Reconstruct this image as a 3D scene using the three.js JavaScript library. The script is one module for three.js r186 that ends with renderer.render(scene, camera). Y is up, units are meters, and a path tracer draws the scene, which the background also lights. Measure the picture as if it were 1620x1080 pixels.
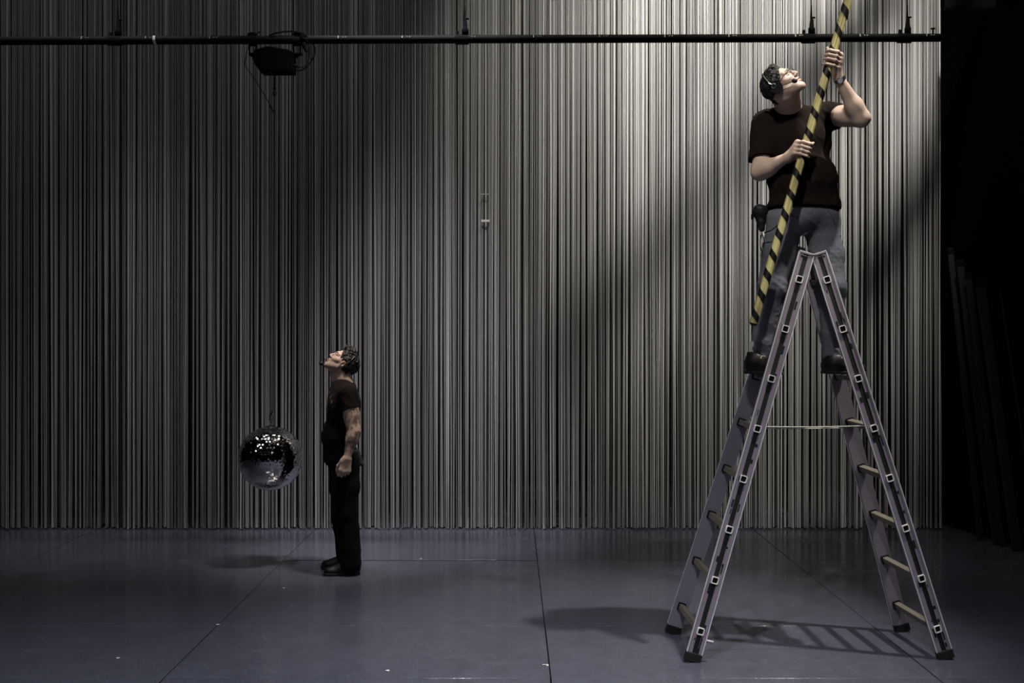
import * as THREE from 'three';
import { mergeGeometries } from 'three/addons/utils/BufferGeometryUtils.js';
import { RectAreaLightUniformsLib } from 'three/addons/lights/RectAreaLightUniformsLib.js';
import { RoundedBoxGeometry } from 'three/addons/geometries/RoundedBoxGeometry.js';

// ---------------------------------------------------------------- camera, light, exposure
const F = 1770, H = 1.77, HY = 530;                       // focal length and horizon in pixels, eye height in metres
const scene = new THREE.Scene();
scene.background = new THREE.Color(0, 0, 0);
const camera = new THREE.PerspectiveCamera(2 * Math.atan(540 / F) * 180 / Math.PI, 1.5, 0.05, 60);
camera.position.set(0, H, 0);
camera.lookAt(0, H, -10);
camera.setViewOffset(1620, 1080, 0, 540 - HY, 1620, 1080);
const renderer = new THREE.WebGLRenderer({ antialias: true });
renderer.toneMapping = THREE.LinearToneMapping;
renderer.toneMappingExposure = 1.0;
renderer.shadowMap.enabled = true;

// out-of-view stage lamps, placed to light the curtain, floor and men: position, aim, colour, candela, half angle in degrees, penumbra, source size, lens radius
const LAMPS = [
  { at: [2.9, 9.3, -6.6], to: [2.3, 4.6, -10.2], color: [1, 0.97, 0.86], cd: 390, ang: 20.5, pen: 1, soft: 7, label: 'unseen spotlight aimed at the top right of the curtain' },
  { at: [-0.9, 9.5, -7.0], to: [-0.8, 0, -9.9], color: [1, 0.96, 0.99], cd: 270, ang: 11, pen: 0.8, soft: 16, label: 'unseen spotlight aimed at the middle foot of the curtain' },
  { at: [3.1, 7.4, -5.4], to: [1.5, 2.4, -6.2], color: [1, 0.95, 0.86], cd: 170, ang: 17, pen: 0.7, soft: 4, label: 'unseen spotlight right above the stepladder' },
  { at: [-0.6, 7.2, -1.6], to: [-0.4, 0, -3.1], color: [0.88, 0.9, 1], cd: 180, ang: 36, pen: 1, soft: 5, label: 'unseen spotlight above the front of the stage floor' },
  { at: [0.3, 7.3, -7.2], to: [-1.2, 1.3, -8.4], color: [1, 0.86, 0.72], cd: 115, ang: 8, pen: 0.9, soft: 14, label: 'unseen spotlight aimed at the standing man' },
  { at: [2.5, 9.4, -6.8], to: [2.2, 2.9, -10.2], color: [1, 0.96, 0.95], cd: 95, ang: 8.5, pen: 1, soft: 6, label: 'unseen spotlight aimed at the right middle of the curtain' },
  { at: [0.0, 6.9, -1.8], to: [1.5, 2.6, -6.4], color: [1, 0.95, 0.86], cd: 75, ang: 8, pen: 0.8, soft: 6, label: 'unseen spotlight aimed at the man on the ladder' },
  { at: [-3.3, 9.5, -7.0], to: [-3.2, 0, -9.9], color: [1, 0.95, 0.92], cd: 90, ang: 12, pen: 1, soft: 16, label: 'unseen spotlight aimed at the dark left of the curtain' },
  { at: [0.9, 9.3, -6.8], to: [0.7, 3.7, -10.2], color: [1, 0.97, 0.86], cd: 90, ang: 17, pen: 1, soft: 6, label: 'unseen spotlight aimed at the top middle of the curtain' },
];
// unseen light panels, placed for the mirror ball to reflect: centre, length along x, nits
const PANELS = [[-8.2, 5.6, 3.3, 1, 1.5], [-5.7, 6.1, 3.5, 1, 1.5], [-3.4, 5.4, 3.4, 1, 1.5], [-1.0, 6.0, 3.5, 1, 1.5], [1.2, 5.5, 3.4, 1, 1.5], [-8.9, 6.4, -1.0, 1, 1.5], [-9.0, 6.0, -4.5, 1, 1.5], [-8.21, 10.3, -9.6, 1, 1.5], [-8.08, 10.3, -6.75, 1, 1.5], [-8.35, 10.3, -3.5, 1, 1.5], [-7.67, 9.0, -0.1, 1, 1.5], [-7.79, 7.4, 2.32, 1, 1.5], [-5.57, 10.3, -9.42, 1, 1.5], [-5.86, 10.3, -6.79, 1, 1.5], [-5.83, 10.3, -2.97, 1, 1.5], [-5.34, 9.0, -0.09, 1, 1.5], [-5.36, 7.4, 2.29, 1, 1.5], [-3.35, 10.3, -9.07, 1, 1.5], [-3.01, 10.3, -6.05, 1, 1.5], [-2.9, 10.3, -3.81, 1, 1.5], [-3.12, 9.0, -0.23, 1, 1.5], [-3.2, 7.4, 2.28, 1, 1.5], [-0.92, 10.3, -9.61, 1, 1.5], [-0.55, 10.3, -6.03, 1, 1.5], [-0.86, 10.3, -3.6, 1, 1.5], [-0.57, 9.0, -0.33, 1, 1.5], [-0.59, 7.4, 2.95, 1, 1.5], [1.41, 10.3, -9.29, 1, 1.5], [1.48, 10.3, -6.47, 1, 1.5], [1.13, 10.3, -3.59, 1, 1.5], [1.65, 9.0, -0.86, 1, 1.5], [1.04, 7.4, 2.73, 1, 1.5], [3.3, 10.3, -3.62, 1, 1.5], [3.3, 9.0, -0.37, 1, 1.5], [3.3, 7.4, 2.57, 1, 1.5]];

// ---------------------------------------------------------------- helpers
function rng(seed) { let a = seed >>> 0; return () => { a |= 0; a = a + 0x6D2B79F5 | 0; let t = Math.imul(a ^ a >>> 15, 1 | a); t = t + Math.imul(t ^ t >>> 7, 61 | t) ^ t; return ((t ^ t >>> 14) >>> 0) / 4294967296; }; }
const V = (x, y, z) => new THREE.Vector3(x, y, z);
const at = (px, py, d) => V((px - 810) * d / F, H - (py - HY) * d / F, -d);      // a point of the place, d metres in front of the camera
const D2R = Math.PI / 180;
const used = {};
function numbered(n) { const k = used[n] = (used[n] ?? -1) + 1; return k ? n + '_' + String(k).padStart(3, '0') : n; }
function shadow(o) { o.traverse((m) => { if (m.isMesh) { m.castShadow = true; m.receiveShadow = true; } }); return o; }
function tag(o, label, category, group, kind) { Object.assign(o.userData, { label, category }); if (group) o.userData.group = group; if (kind) o.userData.kind = kind; return o; }
function thing(name, label, category, pos = [0, 0, 0], group) {
  const g = new THREE.Group(); g.name = numbered(name); g.position.set(...pos); scene.add(g);
  return tag(g, label, category, group);
}
const merged = (list) => mergeGeometries(list.map((q) => { q = q.index ? q.toNonIndexed() : q; for (const k of Object.keys(q.attributes)) if (!['position', 'normal', 'uv'].includes(k)) q.deleteAttribute(k); return q; }));
function part(name, geo, mat, parent, label) {
  if (Array.isArray(geo) && parent !== scene) return geo.map((q) => part(name, q, mat, parent, label))[0];
  const m = new THREE.Mesh(Array.isArray(geo) ? merged(geo) : geo, mat); m.name = parent === scene ? numbered(name) : name;
  if (label) m.userData.label = label;
  m.castShadow = m.receiveShadow = true; parent.add(m); return m;
}
function struct(name, geo, mat, parent = scene) { const m = part(name, geo, mat, parent); if (parent === scene) m.userData.kind = 'structure'; return m; }
const std = (color, roughness = 0.8, extra = {}) => new THREE.MeshStandardMaterial({ color, roughness, ...extra });
function box(w, h, d, x = 0, y = 0, z = 0) { return new THREE.BoxGeometry(w, h, d).translate(x, y, z); }
function rbox(w, h, d, r, x = 0, y = 0, z = 0) { return new RoundedBoxGeometry(w, h, d, 2, r).translate(x, y, z); }
function tube(points, r, seg = 40, sides = 8) { return new THREE.TubeGeometry(new THREE.CatmullRomCurve3(points, false, 'centripetal'), seg, r, sides, false); }
function rod(a, b, r0, r1 = r0, sides = 14) {
  const d = b.clone().sub(a), g = new THREE.CylinderGeometry(r1, r0, d.length(), sides);
  g.applyQuaternion(new THREE.Quaternion().setFromUnitVectors(V(0, 1, 0), d.clone().normalize()));
  return g.translate((a.x + b.x) / 2, (a.y + b.y) / 2, (a.z + b.z) / 2);
}
function ball(c, r, sx = 1, sy = 1, sz = 1) { return new THREE.SphereGeometry(r, 16, 12).scale(sx, sy, sz).translate(c.x, c.y, c.z); }
function hash(x, y, z) { let h = Math.imul(x, 374761393) ^ Math.imul(y, 668265263) ^ Math.imul(z, 2147483647 ^ 0x5bd1e995); h = Math.imul(h ^ h >>> 13, 1274126177); return ((h ^ h >>> 16) >>> 0) / 4294967296; }
function noise(x, y, z) {
  const i = Math.floor(x), j = Math.floor(y), k = Math.floor(z), s = (t) => t * t * (3 - 2 * t), u = s(x - i), v = s(y - j), w = s(z - k), L = (a, b, t) => a + (b - a) * t;
  return L(L(L(hash(i, j, k), hash(i + 1, j, k), u), L(hash(i, j + 1, k), hash(i + 1, j + 1, k), u), v), L(L(hash(i, j, k + 1), hash(i + 1, j, k + 1), u), L(hash(i, j + 1, k + 1), hash(i + 1, j + 1, k + 1), u), v), w) * 2 - 1;
}
function texture(w, h, fn, srgb, repeat = 1) {
  const d = new Uint8Array(w * h * 4);
  for (let y = 0; y < h; y++) for (let x = 0; x < w; x++) { const c = fn(x, y); const i = (y * w + x) * 4; for (let k = 0; k < 3; k++) d[i + k] = Math.max(0, Math.min(255, c[k])); d[i + 3] = 255; }
  const t = new THREE.DataTexture(d, w, h); t.wrapS = t.wrapT = THREE.RepeatWrapping; t.magFilter = THREE.LinearFilter; t.minFilter = THREE.LinearMipmapLinearFilter; t.generateMipmaps = true;
  if (srgb) t.colorSpace = THREE.SRGBColorSpace; t.repeat.set(repeat, repeat); t.needsUpdate = true; return t;
}

// ---------------------------------------------------------------- smooth bodies: distance fields meshed with surface nets
const capsule = (a, b, ra, rb = ra, k = 0.02, sub = false) => {
  const dx = b.x - a.x, dy = b.y - a.y, dz = b.z - a.z, l2 = dx * dx + dy * dy + dz * dz || 1e-9;
  return { k, sub, c: a.clone().add(b).multiplyScalar(0.5), R: Math.sqrt(l2) / 2 + Math.max(ra, rb), f(x, y, z) {
    const px = x - a.x, py = y - a.y, pz = z - a.z; let h = (px * dx + py * dy + pz * dz) / l2; h = h < 0 ? 0 : h > 1 ? 1 : h;
    return Math.hypot(px - dx * h, py - dy * h, pz - dz * h) - (ra + (rb - ra) * h);
  } };
};
const ellipsoid = (c, r, k = 0.03, q = null, sub = false) => {
  const m = new THREE.Matrix4().makeRotationFromQuaternion((q ?? new THREE.Quaternion()).clone().invert()).elements, [rx, ry, rz] = r;
  return { k, sub, c, R: Math.max(...r), f(x, y, z) {
    const a = x - c.x, b = y - c.y, d = z - c.z, u = (m[0] * a + m[4] * b + m[8] * d) / rx, v = (m[1] * a + m[5] * b + m[9] * d) / ry, w = (m[2] * a + m[6] * b + m[10] * d) / rz;
    const k0 = Math.sqrt(u * u + v * v + w * w), k1 = Math.sqrt(u * u / rx / rx + v * v / ry / ry + w * w / rz / rz);
    return k1 < 1e-6 ? -Math.min(rx, ry, rz) : k0 * (k0 - 1) / k1;
  } };
};
const cut = (prim, p, n, extra = 0) => ({ ...prim, f: (x, y, z) => { const d = (x - p.x) * n.x + (y - p.y) * n.y + (z - p.z) * n.z - extra, e = prim.f(x, y, z); return Math.max(d, e); } });
function field(prims, opt = {}) {
  const { disp, clips = [] } = opt;
  const run = (list, x, y, z) => {
    let d = 1e3;
    for (const p of list) {
      const e = p.f(x, y, z), k = p.k;
      if (p.sub) { const h = Math.max(k - Math.abs(-e - d), 0) / k; d = Math.max(d, -e) + h * h * k * 0.25; }
      else { const h = Math.max(k - Math.abs(e - d), 0) / k; d = Math.min(d, e) - h * h * k * 0.25; }
    }
    if (disp) d -= disp(x, y, z);
    for (const c of clips) { const e = (x - c.p.x) * c.n.x + (y - c.p.y) * c.n.y + (z - c.p.z) * c.n.z; if (e > d) d = e; }
    return d;
  };
  return { prims, run, near: (x, y, z, r) => prims.filter((p) => Math.hypot(x - p.c.x, y - p.c.y, z - p.c.z) < p.R + r + p.k + 0.03) };
}
function net(F3, cell, lo, hi, color, skip) {
  if (!lo) { const b = new THREE.Box3(); for (const p of F3.prims) if (!p.sub) b.union(new THREE.Box3().setFromCenterAndSize(p.c, V(p.R * 2, p.R * 2, p.R * 2))); b.expandByScalar(cell * 2 + 0.015); lo = b.min; hi = b.max; }
  const nx = Math.ceil((hi.x - lo.x) / cell) + 1, ny = Math.ceil((hi.y - lo.y) / cell) + 1, nz = Math.ceil((hi.z - lo.z) / cell) + 1, B = 8, val = new Float32Array(nx * ny * nz).fill(1e3), rad = B * cell * 0.9 + cell * 2;
  for (let bz = 0; bz < nz; bz += B) for (let by = 0; by < ny; by += B) for (let bx = 0; bx < nx; bx += B) {
    const cx = lo.x + (bx + B / 2) * cell, cy = lo.y + (by + B / 2) * cell, cz = lo.z + (bz + B / 2) * cell, list = F3.near(cx, cy, cz, rad);
    let fill = null;
    if (!list.length) fill = 1e3; else { const d = F3.run(list, cx, cy, cz); if (Math.abs(d) > rad * 1.6 + 0.02) fill = d; }
    for (let z = bz; z < Math.min(bz + B, nz); z++) for (let y = by; y < Math.min(by + B, ny); y++) for (let x = bx; x < Math.min(bx + B, nx); x++)
      val[(z * ny + y) * nx + x] = fill ?? F3.run(list, lo.x + x * cell, lo.y + y * cell, lo.z + z * cell);
  }
  const id = new Int32Array(nx * ny * nz).fill(-1), pos = [], index = [], off = [0, 1, nx, nx + 1, nx * ny, nx * ny + 1, nx * ny + nx, nx * ny + nx + 1];
  const E = [[0, 1], [0, 2], [0, 4], [1, 3], [1, 5], [2, 3], [2, 6], [3, 7], [4, 5], [4, 6], [5, 7], [6, 7]];
  for (let z = 0; z < nz - 1; z++) for (let y = 0; y < ny - 1; y++) for (let x = 0; x < nx - 1; x++) {
    const i = (z * ny + y) * nx + x; let m = 0; for (let c = 0; c < 8; c++) if (val[i + off[c]] < 0) m |= 1 << c;
    if (m === 0 || m === 255) continue;
    let sx = 0, sy = 0, sz = 0, n = 0;
    for (const [a, b] of E) { const va = val[i + off[a]], vb = val[i + off[b]]; if ((va < 0) === (vb < 0)) continue; const t = va / (va - vb); sx += (a & 1) + ((b & 1) - (a & 1)) * t; sy += (a >> 1 & 1) + ((b >> 1 & 1) - (a >> 1 & 1)) * t; sz += (a >> 2) + ((b >> 2) - (a >> 2)) * t; n++; }
    const px = lo.x + (x + sx / n) * cell, py = lo.y + (y + sy / n) * cell, pz = lo.z + (z + sz / n) * cell;
    if (skip && skip(px, py, pz)) { id[i] = -2; continue; }
    id[i] = pos.length / 3; pos.push(px, py, pz);
  }
  const quad = (a, b, c, d, flip) => { if (a < 0 || b < 0 || c < 0 || d < 0) return; flip ? index.push(a, c, b, a, d, c) : index.push(a, b, c, a, c, d); };
  for (let z = 1; z < nz - 1; z++) for (let y = 1; y < ny - 1; y++) for (let x = 1; x < nx - 1; x++) {
    const i = (z * ny + y) * nx + x, s = val[i] < 0;
    if (s !== val[i + 1] < 0) quad(id[i - nx - nx * ny], id[i - nx * ny], id[i], id[i - nx], !s);
    if (s !== val[i + nx] < 0) quad(id[i - 1 - nx * ny], id[i - nx * ny], id[i], id[i - 1], s);
    if (s !== val[i + nx * ny] < 0) quad(id[i - 1 - nx], id[i - nx], id[i], id[i - 1], !s);
  }
  const g = new THREE.BufferGeometry(), nor = new Float32Array(pos.length), col = color ? new Float32Array(pos.length) : null, e = cell * 0.6;
  for (let i = 0; i < pos.length; i += 3) {
    const [x, y, z] = [pos[i], pos[i + 1], pos[i + 2]], l = F3.near(x, y, z, 0.02);
    const a = F3.run(l, x + e, y - e, z - e), b = F3.run(l, x - e, y - e, z + e), c = F3.run(l, x - e, y + e, z - e), d = F3.run(l, x + e, y + e, z + e);
    let ax = a - b - c + d, ay = -a - b + c + d, az = -a + b - c + d; const L = Math.hypot(ax, ay, az) || 1; ax /= L; ay /= L; az /= L;
    nor[i] = ax; nor[i + 1] = ay; nor[i + 2] = az;
    if (col) { const q = color(x, y, z); col[i] = q[0]; col[i + 1] = q[1]; col[i + 2] = q[2]; }
  }
  // make every face look outwards
  for (let t = 0; t < index.length; t += 3) {
    const [a, b, c] = [index[t] * 3, index[t + 1] * 3, index[t + 2] * 3], ux = pos[b] - pos[a], uy = pos[b + 1] - pos[a + 1], uz = pos[b + 2] - pos[a + 2], vx = pos[c] - pos[a], vy = pos[c + 1] - pos[a + 1], vz = pos[c + 2] - pos[a + 2];
    if ((uy * vz - uz * vy) * nor[a] + (uz * vx - ux * vz) * nor[a + 1] + (ux * vy - uy * vx) * nor[a + 2] < 0) { const s = index[t + 1]; index[t + 1] = index[t + 2]; index[t + 2] = s; }
  }
  g.setAttribute('position', new THREE.Float32BufferAttribute(pos, 3)); g.setAttribute('normal', new THREE.BufferAttribute(nor, 3));
  if (col) g.setAttribute('color', new THREE.BufferAttribute(col, 3));
  g.setIndex(index); return g;
}
const mix = (a, b, t) => a.map((v, i) => v + (b[i] - v) * t);
const sm = (a, b, x) => { const t = Math.max(0, Math.min(1, (x - a) / (b - a))); return t * t * (3 - 2 * t); };

// ---------------------------------------------------------------- materials
const M = {
  black: new THREE.MeshPhysicalMaterial({ color: 0x08080a, roughness: 0.9, specularIntensity: 0.4 }), wall: new THREE.MeshPhysicalMaterial({ color: 0x050505, roughness: 1, specularIntensity: 0.08 }), pipe: new THREE.MeshPhysicalMaterial({ color: 0x060607, roughness: 0.7, specularIntensity: 0.35 }), steel: std(0x8f8f92, 0.35, { metalness: 0.9 }), darkSteel: std(0x1c1c1f, 0.5, { metalness: 0.6 }),
  alu: std(0x958d99, 0.45, { metalness: 0.35 }), edgeHighlight: std(0xeceaf0, 0.35, { metalness: 0.3 }), rim: std(0xf2eeea, 0.35), stripe: std(0x050506, 0.7), hole: std(0x020202, 1),
  rung: std(0x7a7365, 0.6, { metalness: 0.2 }), rubber: std(0x0a0a0a, 0.85), yellow: std(0xb9aa5a, 0.6), tape: std(0x0a0a0b, 0.45), cord: std(0xb8b8ac, 0.7), white: std(0xe4e2dc, 0.7),
  shirtA: new THREE.MeshPhysicalMaterial({ color: 0x1b1412, roughness: 1, specularIntensity: 0.25 }), denim: std(0xffffff, 0.9, { vertexColors: true }), trousers: new THREE.MeshPhysicalMaterial({ color: 0x0b0a0c, roughness: 1, specularIntensity: 0.3 }), shoe: std(0x0d0b0a, 0.5), lace: std(0xa89468, 0.7), skin: std(0xffffff, 0.55, { vertexColors: true }),
  hair: std(0x0d0907, 0.75), glass: new THREE.MeshPhysicalMaterial({ color: 0xffffff, roughness: 0.05, transmission: 1, thickness: 0, ior: 1.5 }), plastic: std(0x09090a, 0.6),
  eyeWhite: std(0xd8d0c8, 0.3), iris: std(0x1c120c, 0.2), mirror: std(0xe8e8ea, 0.06, { metalness: 1 }), core: std(0x141414, 0.6), panelGrey: new THREE.MeshPhysicalMaterial({ color: 0x101010, roughness: 1, specularIntensity: 0.2 }), timber: new THREE.MeshPhysicalMaterial({ color: 0x2a2a2a, roughness: 1, specularIntensity: 0.3 }),
};

// ---------------------------------------------------------------- the room
const RS = rng(7);
{
  // vinyl stage floor in panels, two metres wide
  const W = 1024, scr = new Float32Array(W * W);
  for (let n = 0; n < 150; n++) { let x = RS() * W, y = RS() * W, a = RS() * 6.28; const l = 10 + RS() * 70, s = 8 + RS() * 26; for (let i = 0; i < l; i++) { x += Math.cos(a); y += Math.sin(a); a += (RS() - 0.5) * 0.06; scr[((y & 1023) * W + (x & 1023))] = s; } }
  const tile = (x, y, f) => { const n = (a, b) => noise(a / W * f, b / W * f, f); const u = x / W, v = y / W; return (n(x, y) * (1 - u) + n(x - W, y) * u) * (1 - v) + (n(x, y - W) * (1 - u) + n(x - W, y - W) * u) * v; };
  const color = texture(W, W, (x, y) => { const b = tile(x, y, 9) * 6 + tile(x, y, 40) * 5 + (RS() - 0.5) * 16 + scr[y * W + x]; return [80 + b, 82 + b, 95 + b * 1.05]; }, true);
  const rough = texture(W, W, (x, y) => { const b = 54 + tile(x, y, 7) * 16 + tile(x, y, 60) * 14 + (RS() - 0.5) * 20; return [b, b, b]; });
  const mat = std(0xffffff, 1, { map: color, roughnessMap: rough }); mat.roughness = 1;
  const floor = new THREE.Group(); floor.name = 'floor'; floor.userData.kind = 'structure'; scene.add(floor);
  part('floor_slab', box(20, 0.3, 19, 0, -0.185, -5), M.black, floor);
  const rows = [-3.2, -1.2, 0.8, 2.78, 4.78, 5.78, 6.826, 8.825, 10.825, 13.2];
  for (let r = 0; r + 1 < rows.length; r++) for (let c = -5; c < 5; c++) {
    const gap = 0.004 + RS() * 0.004, x0 = 0.2 + c * 2 + gap / 2, x1 = 2.2 + c * 2 - gap / 2, d0 = rows[r] + gap / 2, d1 = rows[r + 1] - gap / 2 - (r === 6 ? (c === -1 ? 0.03 : c === 0 ? 0.012 : 0) : 0), drop = RS() * 0.0015, tx = (RS() - 0.5) * 0.0012, tz = (RS() - 0.5) * 0.0016;
    const g = rbox(x1 - x0, 0.03, d1 - d0, 0.0025), p = g.attributes.position, uv = g.attributes.uv;
    for (let i = 0; i < p.count; i++) { uv.setXY(i, (p.getX(i) + c * 3.1) / 2.4, (p.getZ(i) + r * 1.7) / 2.4); }
    const m = part('floor_panel', g, mat, floor); m.position.set((x0 + x1) / 2, -0.0165 - drop, -(d0 + d1) / 2); m.rotation.set(tz, 0, tx);
  }
  struct('wall_back', box(20, 12, 0.3, 0, 5.7, -14), M.wall);
  struct('wall_front', box(20, 12, 0.3, 0, 5.7, 4.4), M.wall);
  struct('wall_left', box(0.3, 12, 19, -9.9, 5.7, -5), M.wall);
  struct('ceiling', box(20, 0.3, 19, 0, 11.75, -5), M.wall);
  // the right wall slants away from the curtain's edge
  const wr = box(0.3, 12, 19); const a = V(4.05, 0, -10.4), dir = V(0.17, 0, 1).normalize();
  wr.rotateY(Math.atan2(dir.x, dir.z)); const c = a.clone().addScaledVector(dir, 5.8).addScaledVector(V(1, 0, -0.17).normalize(), 0.15); wr.translate(c.x, 5.7, c.z);
  struct('wall_right', wr, M.wall);
}

// ---------------------------------------------------------------- string curtain
{
  const R = rng(21), pos = [], nor = [], col = [], idx = [], SEG = 18, SIDES = 6, TOP = 6.4;
  const zc = -10.22;
  function string(x0, z0, xb, zb, r, tone, tint) {
    const base = pos.length / 3, ph = R() * 6.28, fr = 0.6 + R() * 1.2, wob = 0.002 + R() * 0.003, end = 0.006 + R() * 0.012, flare = R() < 0.3 ? 1.5 : 1.1;
    for (let s = 0; s <= SEG; s++) {
      const t = 1 - Math.pow(1 - s / SEG, 1.4), y = TOP + (end - TOP) * t, pull = t * t * (3 - 2 * t), w = wob * t * (s === 0 ? 0 : 1);
      const cx = x0 + (xb - x0) * pull + Math.sin(y * fr + ph) * w, cz = z0 + (zb - z0) * pull + Math.cos(y * fr * 0.8 + ph) * w, rr = r * (1 - 0.36 * t) * (s === SEG ? flare : 1);
      for (let k = 0; k < SIDES; k++) { const a = k / SIDES * 6.283 + ph, c = Math.cos(a), q = Math.sin(a); pos.push(cx + c * rr, y, cz + q * rr); nor.push(c, 0, q); col.push(tone * tint[0], tone * tint[1], tone * tint[2]); }
      if (s) for (let k = 0; k < SIDES; k++) { const a = base + (s - 1) * SIDES + k, b = base + (s - 1) * SIDES + (k + 1) % SIDES; idx.push(a, b, a + SIDES, b, b + SIDES, a + SIDES); }
    }
  }
  for (let layer = 0; layer < 2; layer++) {
    let x = -5.6;
    while (x < 3.9) {
      const n = 1 + Math.floor(R() * R() * 4), p = 0.0118 + R() * 0.0025, width = n * p, mid = x + width / 2, squeeze = 0.28 + R() * 0.34, shift = (R() - 0.5) * 0.026, back = (R() - 0.5) * 0.07, dim = 0.85 + 0.25 * R();
      for (let i = 0; i < n; i++) {
        const xi = x + (i + 0.5) * p; if (xi > 3.905) break;
        const r = 0.0056 + R() * 0.0022, tone = (0.22 + 0.13 * R() + (R() < 0.22 ? 0.3 : 0)) * dim * (layer ? 0.33 : 1);  // back cords darkened, their shade painted into the tone
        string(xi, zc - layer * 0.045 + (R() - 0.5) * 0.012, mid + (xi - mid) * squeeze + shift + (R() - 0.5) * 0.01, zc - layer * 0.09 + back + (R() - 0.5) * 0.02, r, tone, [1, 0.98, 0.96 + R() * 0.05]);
      }
      x += width + (R() < 0.12 ? 0.003 + R() * 0.009 : 0);
    }
  }
  string(3.905, zc + 0.005, 3.905, zc + 0.005, 0.008, 0.7, [1, 0.98, 0.92]);
  const g = new THREE.BufferGeometry(); g.setAttribute('position', new THREE.Float32BufferAttribute(pos, 3)); g.setAttribute('normal', new THREE.Float32BufferAttribute(nor, 3)); g.setAttribute('color', new THREE.Float32BufferAttribute(col, 3)); g.setIndex(idx);
  const m = part('string_curtain', g, std(0xffffff, 0.85, { vertexColors: true }), scene);
  tag(m, 'grey string curtain of hundreds of cords hanging floor to ceiling behind both men', 'curtain', null, 'stuff');
  // two scraps of white tape that hold cords together
  for (const [px, py, w, h, l] of [[768, 349, 0.076, 0.02, 'white tape strip stuck across the curtain cords, the lower of two'], [767, 307, 0.085, 0.009, 'thin faint tape strip on the curtain cords above the thicker white one']]) {
    const c = at(px, py, 10.19), g2 = new THREE.PlaneGeometry(w, h, 10, 1), p = g2.attributes.position; for (let i = 0; i < p.count; i++) p.setZ(i, Math.cos(p.getX(i) * 300) * 0.0015);
    const th = box(w, h, 0.003); const t = part('tape_strip', [th, g2.translate(0, 0, 0.003)], h > 0.015 ? M.white : std(0xb0ada4, 0.8), scene); t.position.copy(c); tag(t, l, 'tape');
  }
}

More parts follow.
